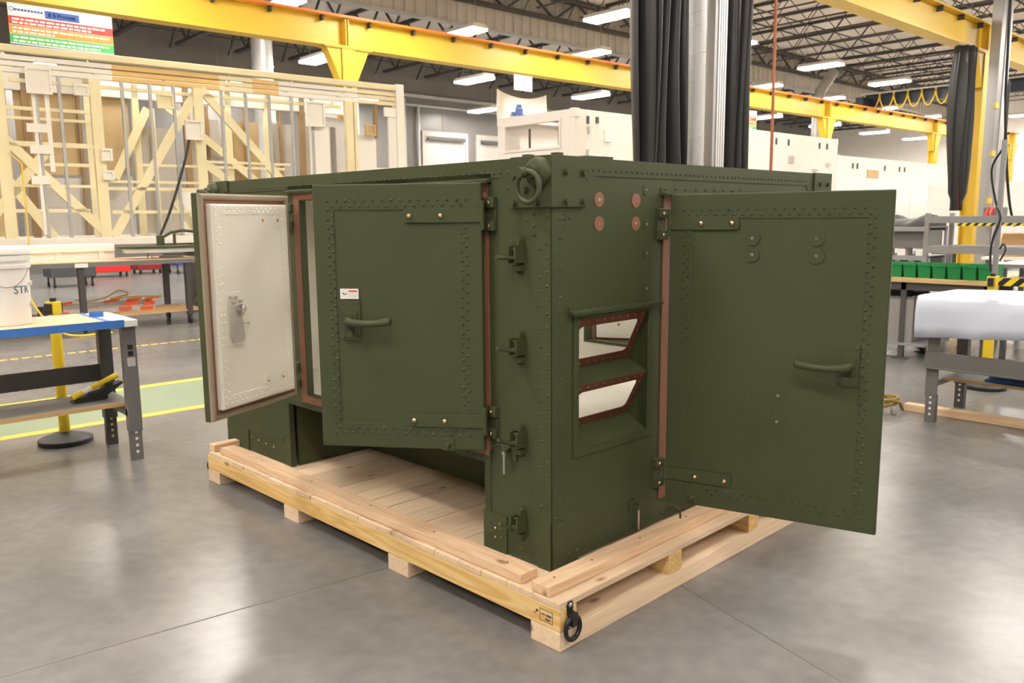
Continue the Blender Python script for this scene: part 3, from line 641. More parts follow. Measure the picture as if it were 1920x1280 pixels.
P(MB().grid('z', [0.045, 0.55, 1.65, LX-0.045], [0.045, 0.75, 1.95, LY-0.045], lambda x, y: 0.55 < x < 1.65 and 0.75 < y < 1.95, ZT-0.045, ZT-0.002), 'roof_panel')
# wheel wells and belly
P(MB().box(0.50, 0.53, 0.36, 1.89, ZB, 0.53).box(0.045, 0.50, 0.345, 0.36, ZB, 0.53).box(0.045, 0.50, 1.89, 1.905, ZB, 0.53).box(0.045, 0.50, 0.36, 1.89, 0.515, 0.53), 'wheel_well')
P(MB().box(0.53, 1.66, 0.06, LY-0.06, ZB+0.002, ZB+0.02), 'belly_pan')
# white inner lining
W_ = 'white_lining'
P(MB().grid('x', [0.047, 0.36, 1.69, LY-0.047], [0.55, 0.60, 1.59, 1.655], lambda y, z: 0.36 < y < 1.69 and 0.60 < z < 1.59, 0.0275, 0.033), 'inner_lining', W_)
P(MB().grid('y', [0.034, 0.12, 0.605, 0.74, 1.50, LX-0.047], [0.55, 0.60, 1.14, 1.55, 1.655], lambda x, z: (0.12 < x < 0.605 and 0.60 < z < 1.14) or (0.74 < x < 1.50 and z < 1.55), 0.0455, 0.053), 'inner_lining', W_)
P(MB().grid('x', [0.047, 0.95, 1.655, LY-0.047], [0.55, 0.645, 1.52, 1.655], fo, LX-0.053, LX-0.0455), 'inner_lining', W_)
P(MB().box(0.047, LX-0.047, LY-0.053, LY-0.0455, 0.55, 1.655), 'inner_lining', W_)
P(MB().box(0.047, LX-0.047, 0.054, LY-0.054, 0.54, 0.55), 'inner_floor', W_)
P(MB().tube([(0.46, LY-0.055, 1.53), (0.46, LY-0.085, 1.53), (0.46, LY-0.085, 1.30), (0.46, LY-0.055, 1.30)], 0.010, 8), 'grab_handle', 'bench_dark', smooth=50)
# --- top edge rails and seams, raised doubler plates
P(MB().box(-0.004, 0, 0.19, 2.44, 1.640, ZT).box(-0.004, 0, 2.44, LY, 1.53, ZT), 'top_edge_rail')
P(MB().box(0.175, 1.994, -0.004, 0, 1.642, ZT), 'top_edge_rail')
P(MB().prism([(0.175, 1.642), (0.25, 1.642), (0.175, 1.56)], (0, -0.003, 0), (1, 0, 0), (0, 0, 1)), 'gusset_plate')
P(MB().prism([(1.994, 1.642), (1.92, 1.642), (1.994, 1.56)], (0, -0.003, 0), (1, 0, 0), (0, 0, 1)), 'gusset_plate')
P(MB().prism([(0.19, 1.64), (0.27, 1.64), (0.19, 1.56)], (-0.003, 0, 0), (0, 1, 0), (0, 0, 1)), 'gusset_plate')
P(MB().box(-0.003, 0, -0.003, 0.062, ZB+0.004, 1.53).box(-0.003, 0.058, -0.003, 0.0, ZB+0.004, 1.53), 'corner_angle')
P(MB().prism([(0.062, 1.53), (0.125, 1.53), (0.115, 1.48), (0.062, 1.42)], (-0.0028, 0, 0), (0, 1, 0), (0, 0, 1)), 'gusset_plate')
P(MB().prism([(0.058, 1.53), (0.120, 1.53), (0.110, 1.48), (0.058, 1.42)], (0, -0.0028, 0), (1, 0, 0), (0, 0, 1)), 'gusset_plate')
P(MB().box(-0.006, 0, -0.006, 0.068, ZB, 0.365).box(-0.006, 0.064, -0.006, 0, ZB, 0.365), 'corner_shoe')
P(MB().box(-0.007, 0, 0.235, 0.366, ZB, 0.332), 'skid_plate')
P(MB().box(-0.003, 0, 0.325, 0.36, 0.335, 0.60).box(-0.003, 0, 0.36, 1.89, 0.53, 0.56).box(-0.003, 0, 1.89, 1.925, ZB+0.01, 0.56), 'well_edge_strip')
P(MB().box(-0.004, 0, 1.96, 2.59, 0.30, 0.335).box(-0.006, 0, 2.36, 2.62, ZB+0.002, 0.30).box(-0.005, 0, 2.575, 2.62, 0.30, 1.53), 'corner_angle')
# corner skid under the front wall
P(MB().box(0.0, 0.15, 0.0, 0.045, ZB, 0.195), 'corner_skid'); P(MB().box(LX-0.2, LX, 0.0, 0.045, ZB, 0.195), 'corner_skid')
# drip rails
P(MB().prism([(0, 0), (-0.028, -0.006), (-0.030, 0.004), (-0.004, 0.012), (-0.004, 0.03), (0, 0.03)], (0, 1.49, 0), (1, 0, 0), (0, 0, 1), (0, 0.305, 1.627)), 'drip_rail')
P(MB().prism([(0, 0), (-0.034, -0.006), (-0.036, 0.004), (-0.004, 0.012), (-0.004, 0.03), (0, 0.03)], (0.94, 0, 0), (0, 1, 0), (0, 0, 1), (0.652, 0, 1.578)), 'drip_rail')
P(MB().prism([(0, 0), (-0.030, -0.006), (-0.032, 0.005), (-0.004, 0.012), (-0.004, 0.024), (0, 0.024)], (0.555, 0, 0), (0, 1, 0), (0, 0, 1), (0.09, 0, 1.142)), 'drip_rail')
# --- gaskets round the doorways (copper coloured)
P(MB().grid('x', [0.322, 0.36, 1.69, 1.742], [0.562, 0.60, 1.588, 1.626], lambda y, z: 0.36 < y < 1.69 and 0.60 < z < 1.588, -0.006, -0.0005), 'door_gasket', 'copper_primer', label='copper coloured gasket strip round doorway')
P(MB().grid('y', [0.672, 0.74, 1.50, 1.528], [0.295, 0.33, 1.55, 1.577], lambda x, z: 0.74 < x < 1.50 and 0.33 < z < 1.55, -0.006, -0.0005), 'door_gasket', 'copper_primer', label='copper coloured gasket strip round doorway')
P(MB().grid('x', [0.36, 0.366, 1.684, 1.69], [0.60, 0.606, 1.584, 1.59], lambda y, z: 0.366 < y < 1.684 and 0.606 < z < 1.584, -0.004, 0.030), 'door_jamb')
P(MB().grid('y', [0.74, 0.752, 1.488, 1.50], [0.33, 0.342, 1.538, 1.55], lambda x, z: 0.752 < x < 1.488 and 0.342 < z < 1.538, 0.001, 0.085), 'door_jamb')
P(MB().grid('x', [0.95, 0.965, 1.64, 1.655], [0.645, 0.66, 1.505, 1.52], lambda y, z: 0.965 < y < 1.64 and 0.66 < z < 1.505, LX-0.06, LX+0.01), 'door_jamb')
# --- rivets on the fixed walls
def rivets(pts, nrm, name, parent=None, m='olive', r=0.0060, h=0.0044):
    mb = MB()
    for p in pts: mb.dome(p, nrm, r, h, 8)
    return P(mb, name, m, parent, smooth=60, kind='stuff')
def frange(a, b, s):
    n = max(1, int(round((b-a)/s))); return [a+(b-a)*i/n for i in range(n+1)]
pl = [(-0.003, 0.018, z) for z in frange(0.25, 1.50, 0.0505)] + [(-0.003, 0.049, z+0.022) for z in frange(0.25, 1.36, 0.0505)]
pl += [(-0.004, y, 1.657) for y in frange(0.215, 2.40, 0.034)]
pl += [(-0.003, 0.082, 1.505), (-0.003, 0.082, 1.462), (-0.003, 0.082, 1.432), (-0.003, 0.115, 1.486)]
pl += [(-0.003, 0.352, z) for z in frange(0.35, 0.53, 0.036)] + [(-0.003, 0.332, z+0.012) for z in frange(0.35, 0.53, 0.036)]
pl += [(-0.003, y, 0.548) for y in frange(0.38, 1.86, 0.04)] + [(-0.003, 1.908, z) for z in frange(0.2, 0.52, 0.04)]
pl += [(-0.004, y, 0.318) for y in frange(1.98, 2.57, 0.036)] + [(-0.003, y, 0.225) for y in (0.10, 0.15, 0.2)]
pl += [(-0.003, 0.235, 1.63), (-0.003, 0.21, 1.60)]
rivets(pl, (-1, 0, 0), 'wall_rivets')
pr = [(0.043, -0.003, z) for z in frange(0.25, 1.36, 0.0505)] + [(0.018, -0.003, z+0.024) for z in frange(0.25, 0.36, 0.05)]
pr += [(x, -0.004, 1.662) for x in frange(0.19, 1.96, 0.0335)]
pr += [(0.068, -0.003, 1.505), (0.068, -0.003, 1.487), (0.068, -0.003, 1.462), (0.095, -0.003, 1.49), (0.043, -0.003, 1.42), (0.043, -0.003, 1.486), (0.19, -0.003, 1.63)]
pr += [(x, -0.003, 0.222) for x in frange(0.09, 1.9, 0.052)] + [(0.82, 0, 0.272), (0.86, 0, 0.285), (0.90, 0, 0.295)]
pr += [(x, -0.008, 1.155) for x in frange(0.12, 0.62, 0.10)] + [(x, -0.0046, 1.602) for x in frange(0.68, 1.5, 0.075)]
rivets(pr, (0, -1, 0), 'wall_rivets')
# --- corner lifting fittings
def hexbolt(mb, c, n, r=0.0105, h=0.010):
    c = Vector(c); n = Vector(n); mb.cyl(c, c+n*0.003, r*1.35, 14).cyl(c+n*0.003, c+n*(0.003+h), r, 6); return mb
def fitting(cy, sgn, name='corner_fitting'):
    """lifting fitting on the side wall; cy = corner y, sgn = direction along y away from corner"""
    a, b = sorted((cy, cy+sgn*0.19))
    f = P(MB().box(-0.014, 0, a, b, 1.528, ZT+0.003), name, bevel=0.002)
    c = cy+sgn*0.040; zc = 1.650
    MB().lathe([(0.053, 0.0), (0.052, 0.016), (0.048, 0.028), (0.038, 0.034), (0.025, 0.036), (0.023, 0.055)], (-0.014, c, zc), 28, (-1, 0, 0)).build('swivel_boss', 'olive', f, smooth=35)
    MB().cyl((-0.050, c+0.020, zc-0.002), (-0.104, c+0.020, zc-0.004), 0.0185, 12).build('ring_block', 'olive', f, smooth=40)
    MB().torus((-0.072, c+0.004, zc-0.052), (-1, -0.12, 0.0), 0.049, 0.0096, 32, 10, 1.08).build('lifting_ring', 'olive', f, smooth=60)
    for (yy, zz) in ((0.165, 1.640), (0.168, 1.545), (0.055, 1.545), (0.112, 1.590)):
        hexbolt(MB(), (-0.014, cy+sgn*yy, zz), (-1, 0, 0)).build('hex_bolt', 'olive', f)
    return f
fitting(0.0, 1); fitting(LY, -1)
def fitting_front(x0, x1, bx):
    f = P(MB().box(x0, x1, -0.014, 0, 1.528, ZT+0.003), 'corner_fitting', bevel=0.002)
    for x in bx:
        for z in (1.650, 1.548): hexbolt(MB(), (x, -0.014, z), (0, -1, 0)).build('hex_bolt', 'olive', f)
    return f
fitting_front(-0.0135, 0.176, (0.062, 0.155)); fitting_front(1.994, LX, (2.05, 2.14))
P(MB().box(0.02, 0.05, -0.012, 0.02, ZT, ZT+0.012).box(0.20, 0.29, 0.01, 0.06, ZT, ZT+0.01).box(0.31, 0.37, 0.02, 0.06, ZT, ZT+0.012).box(-0.012, 0.02, 0.1, 0.13, ZT, ZT+0.01), 'roof_tab')
# --- discs on the front wall
for (x, z) in ((0.262, 1.557), (0.489, 1.555), (0.263, 1.468), (0.490, 1.466)):
    d = P(MB().cyl((x, 0, z), (x, -0.0025, z), 0.0275, 28), 'mounting_disc', 'copper_primer', label='copper coloured mounting disc', smooth=40)
    MB().torus((x, -0.003, z), (0, 1, 0), 0.0045, 0.0016, 14, 6).build('threaded_insert', 'steel', d, smooth=60)
for (x, z) in ((0.557, 1.597), (0.561, 1.463), (0.564, 1.348), (0.568, 1.206)):
    d = P(MB().cyl((x, 0, z), (x, -0.003, z), 0.023, 26), 'mounting_disc', smooth=40)
    MB().torus((x, -0.003, z), (0, 1, 0), 0.003, 0.0014, 12, 6).build('threaded_insert', 'steel', d, smooth=60)
# --- louvred window recess
f = P(MB().grid('y', [0.116, 0.145, 0.58, 0.606], [0.592, 0.622, 1.118, 1.138], lambda x, z: 0.145 < x < 0.58 and 0.622 < z < 1.118, -0.007, 0.0), 'window_surround', weld=True, bevel=0.0015)
for xx in (0.137, 0.58):
    MB().prism([(0.0, 1.118), (0.006, 1.118), (0.105, 0.913), (0.006, 0.866), (0.105, 0.677), (0.004, 0.618), (0.0, 0.618)], (0.008, 0, 0), (0, 1, 0), (0, 0, 1), (xx, 0, 0)).build('recess_side', 'olive', f)
rivs = [(0.128, -0.007, z) for z in frange(0.64, 1.09, 0.055)] + [(0.594, -0.007, z) for z in frange(0.64, 1.09, 0.055)] + [(x, -0.007, 0.606) for x in frange(0.17, 0.56, 0.055)]
rivets(rivs, (0, -1, 0), 'surround_rivets', f, r=0.004, h=0.0025)
for (zt, zb, zl) in ((1.119, 0.913, 0.866), (0.866, 0.677, 0.622)):
    o = Vector((0.3625, 0.055, (zt+zb)/2)); e2 = Vector((0, 0.005-0.103, zt-zb)).normalized(); hh = sqrt((zt-zb)**2+0.098**2)
    inn, q = roundrect(0.435-0.066, hh-0.074, 0.022, 4); out = [(a*0.2175, b*hh/2) for a, b in q]
    nn = Vector((1, 0, 0)).cross(e2)
    lf = MB().ring(out, inn, nn*0.004, o, (1, 0, 0), e2).build('louvre_frame', 'red_oxide', f, weld=True, label='red-brown louvre frame')
    pts = []
    for x in frange(-0.195, 0.195, 0.048): pts += [o + Vector((x, 0, 0)) + e2*(hh/2-0.015), o + Vector((x, 0, 0)) - e2*(hh/2-0.015)]
    for t in frange(-hh/2+0.05, hh/2-0.05, 0.05): pts += [o+Vector((0.204, 0, 0))+e2*t, o+Vector((-0.204, 0, 0))+e2*t]
    sg = -1 if nn.y > 0 else 1
    rivets([p + (nn*0.004 if nn.y < 0 else Vector((0, 0, 0))) for p in pts], (0, -1, 0), 'frame_rivets', lf if False else f, 'steel_dull', 0.0032, 0.002)
    MB().prism([(0.103, zb), (0.004, zl), (0.004, zl-0.006), (0.108, zb-0.008)], (0.435, 0, 0), (0, 1, 0), (0, 0, 1), (0.145, 0, 0)).build('sloped_ledge', 'olive', f)
# --- latches on the side wall by the corner
def latch(y, z, tilt):
    b = P(MB().prism([(-0.019, -0.052), (-0.012, -0.066), (0.0, -0.071), (0.012, -0.066), (0.019, -0.052), (0.019, 0.052), (0.012, 0.066), (0, 0.071), (-0.012, 0.066), (-0.019, 0.052)], (-0.004, 0, 0), (0, 1, 0), (0, 0, 1), (0, y, z)), 'door_latch')
    MB().box(-0.030, -0.004, y-0.017, y+0.014, z+0.034, z+0.058).build('keeper_block', 'olive', b, bevel=0.002)
    MB().box(-0.028, -0.004, y-0.016, y+0.016, z-0.058, z-0.036).build('keeper_block', 'olive', b, bevel=0.002)
    for s in (-0.022, 0.014): MB().box(-0.052, -0.004, y+s, y+s+0.008, z-0.028, z+0.034).build('cheek_plate', 'olive', b, bevel=0.0015)
    MB().cyl((-0.030, y-0.024, z+0.022), (-0.030, y+0.030, z+0.022), 0.0055, 10).cyl((-0.042, y-0.022, z-0.006), (-0.042, y+0.024, z-0.006), 0.005, 10).box(-0.036, -0.006, y-0.006, y+0.004, z-0.03, z+0.030).build('pivot_pin', 'olive', b, smooth=40)
    MB().tube([(-0.030, y+0.018, z-0.004), (-0.050, y+0.014, z-0.010), (-0.085, y+0.006, z-0.008+tilt*0.4), (-0.125, y+0.004, z-0.006+tilt)], 0.0062, 8).tube([(-0.030, y-0.016, z-0.004), (-0.050, y-0.012, z-0.010), (-0.085, y-0.003, z-0.010+tilt*0.4), (-0.125, y-0.001, z-0.008+tilt)], 0.0062, 8).build('lever', 'olive', b, smooth=50)
    MB().torus((-0.012, y, z-0.05), (1, 0, 0.2), 0.013, 0.003, 14, 6, 1.3).build('pull_ring', 'olive', b, smooth=60)
for (z, t) in ((1.357, 0.004), (1.017, 0.016), (0.664, 0.026), (0.332, 0.034)): latch(0.150, z, t)
# --- hold-back pins with lanyards
b = P(MB().box(-0.008, 0, 0.175, 0.205, 0.570, 0.622).box(-0.034, 0, 0.205, 0.232, 0.600, 0.618), 'pin_bracket', bevel=0.002)
MB().cyl((-0.028, 0.222, 0.516), (-0.028, 0.222, 0.592), 0.0055, 10).build('pin', 'steel', b, smooth=40)
MB().lathe([(0.009, 0.0), (0.010, 0.006), (0.006, 0.014)], (-0.028, 0.222, 0.594), 12).build('pin_head', 'steel_dull', b, smooth=40)
MB().tube([(-0.024, 0.216, 0.612), (-0.022, 0.245, 0.628), (-0.018, 0.275, 0.618), (-0.014, 0.300, 0.606), (-0.010, 0.318, 0.585), (-0.008, 0.322, 0.555), (-0.006, 0.322, 0.54)], 0.0035, 6).build('lanyard', 'olive', b, smooth=60)
b = P(MB().box(0.470, 0.505, -0.010, 0, 0.285, 0.335).box(0.480, 0.500, -0.04, 0, 0.300, 0.316), 'pin_bracket', bevel=0.002)
MB().cyl((0.490, -0.034, 0.215), (0.490, -0.034, 0.306), 0.0055, 10).build('pin', 'steel', b, smooth=40)
MB().tube([(0.500, -0.02, 0.322), (0.58, -0.05, 0.318), (0.66, -0.085, 0.290), (0.70, -0.095, 0.262), (0.705, -0.096, 0.222)], 0.0048, 8).build('stay_rod', 'olive', b, smooth=60)
m = MB()
for k in range(3): m.box(0.285+0.012*k, 0.294+0.012*k, -0.0008, 0, 0.290, 0.302)
P(m, 'stencil_mark', 'olive_dark_metal')
rivets([(-0.007, 0.30, 0.270), (-0.007, 0.30, 0.233)] + [(-0.001, 2.42-0.085*k, 0.265-0.003*k) for k in range(5)], (-1, 0, 0), 'plate_screws', None, 'brass', 0.005, 0.003)
rivets([(-0.007, 0.325, 0.285), (-0.007, 0.325, 0.25), (-0.007, 0.27, 0.275), (-0.007, 0.265, 0.24)], (-1, 0, 0), 'plate_screws')

# --- doors
def ring_pts(u0, u1, z0, z1, s, skip=None):
    out = []
    for u in frange(u0, u1, s): out += [(u, z0), (u, z1)]
    for z in frange(z0, z1, s)[1:-1]: out += [(u0, z), (u1, z)]
    return [p for p in out if not (skip and skip(*p))]
def door(hx, hy, ang, wd, zb, zt, so, inside=False, straps=(), label=None):
    """hinged panel: local x from hinge to free edge, so*y = outer side"""
    T = 0.030
    yo, yi = 0.0, -so*T
    y0, y1 = min(yo, yi), max(yo, yi)
    d = MB().box(0, wd, y0, y1, zb, zt).build('door', 'olive', sh, loc=(hx, hy, -ZB), rz=radians(ang), bevel=0.003, label=label)
    B = 0.098
    g = lambda u, z: B < u < wd-B+0.015 and zb+B < z < zt-B
    MB().grid('y', [0.004, B, wd-B+0.015, wd-0.004], [zb+0.004, zb+B, zt-B, zt-0.004], g, yo, yo+so*0.0032).build('border_plate', 'olive', d, weld=True, bevel=0.001)
    return d
def door_rivets(d, wd, zb, zt, so, skip=None):
    y = so*0.0032
    pts = ring_pts(0.060, wd-0.060, zb+0.060, zt-0.062, 0.0352, skip) ; pin = ring_pts(0.079, wd-0.077, zb+0.079, zt-0.083, 0.0352, skip)
    mb = MB()
    for (u, z) in pts + pin: mb.dome((u, y, z), (0, so, 0), 0.0062, 0.0046, 8)
    mb.build('door_rivets', 'olive', d, smooth=60, kind='stuff')
def strap(d, z, so, L, hw=0.026):
    y = so*0.0032
    pts = [(-0.004, -hw), (L-0.012, -hw), (L-0.003, -hw+0.004), (L, -hw+0.012), (L, hw-0.012), (L-0.003, hw-0.004), (L-0.012, hw), (-0.004, hw)]
    MB().prism(pts, (0, so*0.007, 0), (1, 0, 0), (0, 0, 1), (0, y, z)).build('hinge_strap', 'olive', d, bevel=0.001)
    MB().cyl((-0.002, so*0.002, z-0.055), (-0.002, so*0.002, z+0.055), 0.009, 14).build('hinge_knuckle', 'olive', d, smooth=40)
    for u in (L-0.025, L-0.147):
        MB().lathe([(0.0105, 0), (0.0105, 0.004), (0.007, 0.010), (0.003, 0.0115)], (u, y+so*0.007, z), 12, (0, so, 0)).build('strap_bolt', 'brass', d, smooth=40)
def hinge_leaf(ax, c, z, dirv, nrm):
    """leaf on the wall: c along wall coordinate, dirv sign away from the door"""
    def q(u, h): return (nrm*0 , 0, 0)
    mb = MB()
    lo, hi = sorted((c, c+dirv*0.060))
    if ax == 'x': mb.box(-0.007, 0, lo, hi, z-0.064, z+0.064).box(-0.020, -0.004, lo, hi, z+0.024, z+0.062).box(-0.020, -0.004, lo, hi, z-0.062, z-0.024)
    else: mb.box(lo, hi, -0.007, 0, z-0.064, z+0.064).box(lo, hi, -0.020, -0.004, z+0.024, z+0.062).box(lo, hi, -0.020, -0.004, z-0.062, z-0.024)
    h = P(mb, 'hinge_leaf', bevel=0.002)
    for s in (-1, 1):
        p = (-0.020, c+dirv*0.034, z+s*0.043) if ax == 'x' else (c+dirv*0.034, -0.020, z+s*0.043)
        MB().lathe([(0.009, 0), (0.009, 0.003), (0.006, 0.008), (0.002, 0.009)], p, 12, (-1, 0, 0) if ax == 'x' else (0, -1, 0)).build('hinge_bolt', 'brass', h, smooth=40)
def handle(d, u, z, so, dirv, L):
    """pull handle: plate, boss and curved grip reaching along dirv"""
    y = so*0.003
    pl = MB().box(u-0.038, u+0.038, min(y, y+so*0.004), max(y, y+so*0.004), z-0.078, z+0.078).build('handle_plate', 'olive', d, bevel=0.001)
    mb = MB()
    for (a, b) in ((-0.028, 0.066), (0.028, 0.066), (-0.028, -0.066), (0.028, -0.066), (-0.022, 0.026), (0.026, 0.026)): mb.dome((u+a, y+so*0.004, z+b), (0, so, 0), 0.006, 0.004, 8)
    mb.box(u-0.026, u+0.026, min(y, y+so*0.012), max(y, y+so*0.012), z-0.03, z+0.03)
    mb.cyl((u-0.004, y+so*0.01, z-0.048), (u-0.004, y+so*0.035, z-0.048), 0.009, 10).cyl((u-0.004, y+so*0.035, z-0.048), (u-0.004, y+so*0.039, z-0.048), 0.014, 12)
    mb.build('handle_fixings', 'olive', d, smooth=50)
    n = 14; pts = []; rs = []
    pts.append((u-dirv*0.0, y, z)); rs.append(0.020)
    pts.append((u-dirv*0.003, y+so*0.025, z)); rs.append(0.0185)
    pts.append((u+dirv*0.006, y+so*0.050, z+0.001)); rs.append(0.0185)
    for i in range(1, n+1):
        t = i/n; pts.append((u+dirv*(0.006+L*t), y+so*(0.056+0.004*sin(pi*t)), z-0.008*sin(pi*t)+0.004*t)); rs.append(0.0165-0.003*sin(pi*t))
    pts.append((u+dirv*(0.012+L), y+so*0.056, z+0.004)); rs.append(0.008)
    MB().tube(pts, 0.016, 14, rs=rs).build('door_handle', 'olive', d, smooth=70)
def bump(d, u, z, so):
    MB().box(u-0.024, u+0.024, min(0, so*0.008), max(0, so*0.008), z-0.022, z+0.026).build('hold_back_pad', 'olive', d, bevel=0.002)
    MB().lathe([(0.011, 0), (0.011, 0.008), (0.006, 0.014)], (u, so*0.008, z), 12, (0, so, 0)).build('hold_back_stud', 'olive', d, smooth=40)
def disc(d, u, z, so):
    q = MB().cyl((u, so*0.0002, z), (u, so*0.0048, z), 0.029, 28).build('door_disc', 'olive', d, smooth=40)
    MB().torus((u, so*0.0048, z), (0, 1, 0), 0.0042, 0.0016, 14, 6).build('threaded_insert', 'steel', q, smooth=60)

# front-wall door, swung wide open to the right
d = door(0.660, -0.045, -74.45, 0.824, 0.301, 1.580, -1, label='open olive door with discs and lever handle')
sk = lambda u, z: u < 0.29 and (abs(z-1.465) < 0.032 or abs(z-0.428) < 0.032)
door_rivets(d, 0.824, 0.301, 1.580, -1, sk)
strap(d, 1.465, -1, 0.278); strap(d, 0.428, -1, 0.278); handle(d, 0.698, 0.938, -1, -1, 0.172); bump(d, 0.117, 0.333, -1)
for (u, z) in ((0.330, 1.408), (0.331, 1.344), (0.566, 1.407), (0.568, 1.342), (0.450, 0.801), (0.450, 0.697)): disc(d, u, z, -1)
MB().box(0.045, 0.779, 0.031, 0.072, 0.346, 1.535).build('inner_pan', 'white_lining', d, bevel=0.004)
hinge_leaf('y', 0.686, 1.462, -1, 0); hinge_leaf('y', 0.688, 0.416, -1, 0)
# near side-wall door
d = door(-0.045, 0.311, 126.97, 0.661, 0.594, 1.624, 1, label='open olive door with small warning label')
sk = lambda u, z: u < 0.31 and (abs(z-1.503) < 0.032 or abs(z-0.712) < 0.032)
door_rivets(d, 0.661, 0.594, 1.624, 1, sk)
strap(d, 1.503, 1, 0.302); strap(d, 0.712, 1, 0.302); handle(d, 0.522, 1.103, 1, -1, 0.165); bump(d, 0.145, 0.614, 1)
MB().box(0.045, 0.616, -0.072, -0.031, 0.64, 1.58).build('inner_pan', 'white_lining', d, bevel=0.004)
hinge_leaf('x', 0.335, 1.507, -1, 0); hinge_leaf('x', 0.337, 0.703, -1, 0)
# warning label
lx0, lx1, lz0, lz1 = 0.489, 0.563, 1.186, 1.226
w1 = MB().box(lx0, lx1, 0.0032, 0.0042, lz0, lz1).build('warning_label', 'paper_white', d, bevel=0.003, label='white warning label with red header')
# printed marks sit on the face of the label
MB().box(0.494, 0.525, 0.0042, 0.0045, 1.2135, 1.2195).build('label_header', 'sign_red', d)
MB().box(0.525, 0.530, 0.0042, 0.0045, 1.2135, 1.2195).build('label_header', 'sign_orange', d)
MB().box(0.496, 0.526, 0.0042, 0.0045, 1.2055, 1.2075).box(0.494, 0.528, 0.0042, 0.0045, 1.1985, 1.2).box(0.496, 0.528, 0.0042, 0.0045, 1.1945, 1.196).build('label_print', 'foam_grey', d)
MB().prism([(0.554, 1.213), (0.549, 1.202), (0.543, 1.203), (0.547, 1.208)], (0, 0.0004, 0), (1, 0, 0), (0, 0, 1), (0, 0.0041, 0)).bar((0.535, 0.0043, 1.212), (0.542, 0.0043, 1.2), 0.0008, 0.0012).bar((0.532, 0.0043, 1.205), (0.546, 0.0043, 1.205), 0.0008, 0.0012).build('label_pictogram', 'black_plastic', d)
# far side-wall door: we see its white inner side
d = door(-0.067, 1.748, 202.5, 0.600, 0.605, 1.609, -1, label='open door showing white riveted inner panel with tan rubber seal')
# seal = +y side (inside)
z0, z1, wd = 0.605, 1.609, 0.600
s = [(0.0, 0.030, 'k')]
def seal_loop(inset, zz0, zz1, w0, w1): return [(w0+inset, zz0+inset), (w1-inset, zz0+inset), (w1-inset, zz1-inset), (w0+inset, zz1-inset)]
prof = [(0.002, 0.030), (0.003, 0.042), (0.010, 0.048), (0.020, 0.048), (0.027, 0.042), (0.028, 0.030)]
L0 = [seal_loop(i, z0, z1, 0.0, wd) for i, h in prof]
m = MB(); V = []
for (i, h), lp in zip(prof, L0): V += [(u, h, z) for u, z in lp]
m._add(V, [(a*4+k, a*4+(k+1) % 4, (a+1)*4+(k+1) % 4, (a+1)*4+k) for a in range(len(prof)-1) for k in range(4)])
m.build('rubber_seal', 'tan_rubber', d, label='tan rubber door seal')
MB().grid('y', [0.028, 0.046, wd-0.046, wd-0.028], [z0+0.028, z0+0.046, z1-0.046, z1-0.028], lambda u, z: 0.046 < u < wd-0.046 and z0+0.046 < z < z1-0.046, 0.030, 0.034).build('inner_gasket', 'copper_primer', d, label='copper coloured inner gasket')
ip = MB().box(0.046, wd-0.046, 0.030, 0.066, z0+0.046, z1-0.046).build('inner_pan', 'white_lining', d, bevel=0.006, label='white riveted inner panel')
MB().grid('y', [0.054, 0.102, wd-0.102, wd-0.054], [z0+0.054, z0+0.105, z1-0.092, z1-0.054], lambda u, z: 0.102 < u < wd-0.102 and z0+0.105 < z < z1-0.092, 0.066, 0.0685).build('border_plate', 'white_lining', d, weld=True, bevel=0.001)
mb = MB()
for (u, z) in ring_pts(0.068, wd-0.068, z0+0.070, z1-0.066, 0.034) + ring_pts(0.086, wd-0.086, z0+0.090, z1-0.081, 0.034): mb.dome((u, 0.0685, z), (0, 1, 0), 0.0058, 0.0026, 8)
mb.build('door_rivets', 'white_lining', d, smooth=60, kind='stuff')
for (u, z) in ((0.228, 1.488), (0.122, 1.488), (0.245, 0.735), (0.135, 0.735)):
    q = MB().cyl((u, 0.066, z), (u, 0.069, z), 0.027, 26).build('door_disc', 'white_lining', d, smooth=40)
    MB().dome((u, 0.069, z), (0, 1, 0), 0.009, 0.004, 10).build('threaded_insert', 'brass', q, smooth=50)
MB().box(0.408, 0.503, 0.066, 0.070, 0.930, 1.175).build('latch_plate', 'white_lining', d, bevel=0.002)
MB().cyl((0.438, 0.070, 1.095), (0.438, 0.100, 1.095), 0.022, 18).lathe([(0.026, 0), (0.026, 0.010), (0.014, 0.018)], (0.438, 0.095, 1.095), 18, (0, 1, 0)).build('latch_knob', 'steel', d, smooth=40)
MB().prism([(-0.024, 0.02), (-0.018, 0.03), (0.018, 0.03), (0.024, 0.02), (0.044, -0.110), (0.040, -0.126), (0.028, -0.134), (-0.028, -0.134), (-0.040, -0.126), (-0.044, -0.110)], (0, 0.006, 0), (1, 0, 0), (0, 0, 1), (0.455, 0.084, 1.085)).build('latch_paddle', 'satin_grey', d, bevel=0.002)
MB().cyl((0.388, 0.09, 1.030), (0.423, 0.09, 1.034), 0.004, 8).cyl((0.383, 0.09, 1.030), (0.391, 0.09, 1.030), 0.007, 8).cyl((0.446, 0.078, 1.150), (0.478, 0.078, 1.152), 0.004, 8).cyl((0.444, 0.078, 1.150), (0.452, 0.078, 1.150), 0.008, 8).cyl((0.476, 0.078, 1.152), (0.484, 0.078, 1.152), 0.008, 8).cyl((0.463, 0.07, 1.128), (0.463, 0.088, 1.128), 0.007, 10).cyl((0.420, 0.07, 1.132), (0.420, 0.088, 1.132), 0.007, 10).build('latch_pins', 'satin_grey', d, smooth=40)
door_rivets(d, 0.600, 0.605, 1.609, -1); strap(d, 1.503, -1, 0.28); strap(d, 0.712, -1, 0.28); handle(d, 0.47, 1.103, -1, -1, 0.165)
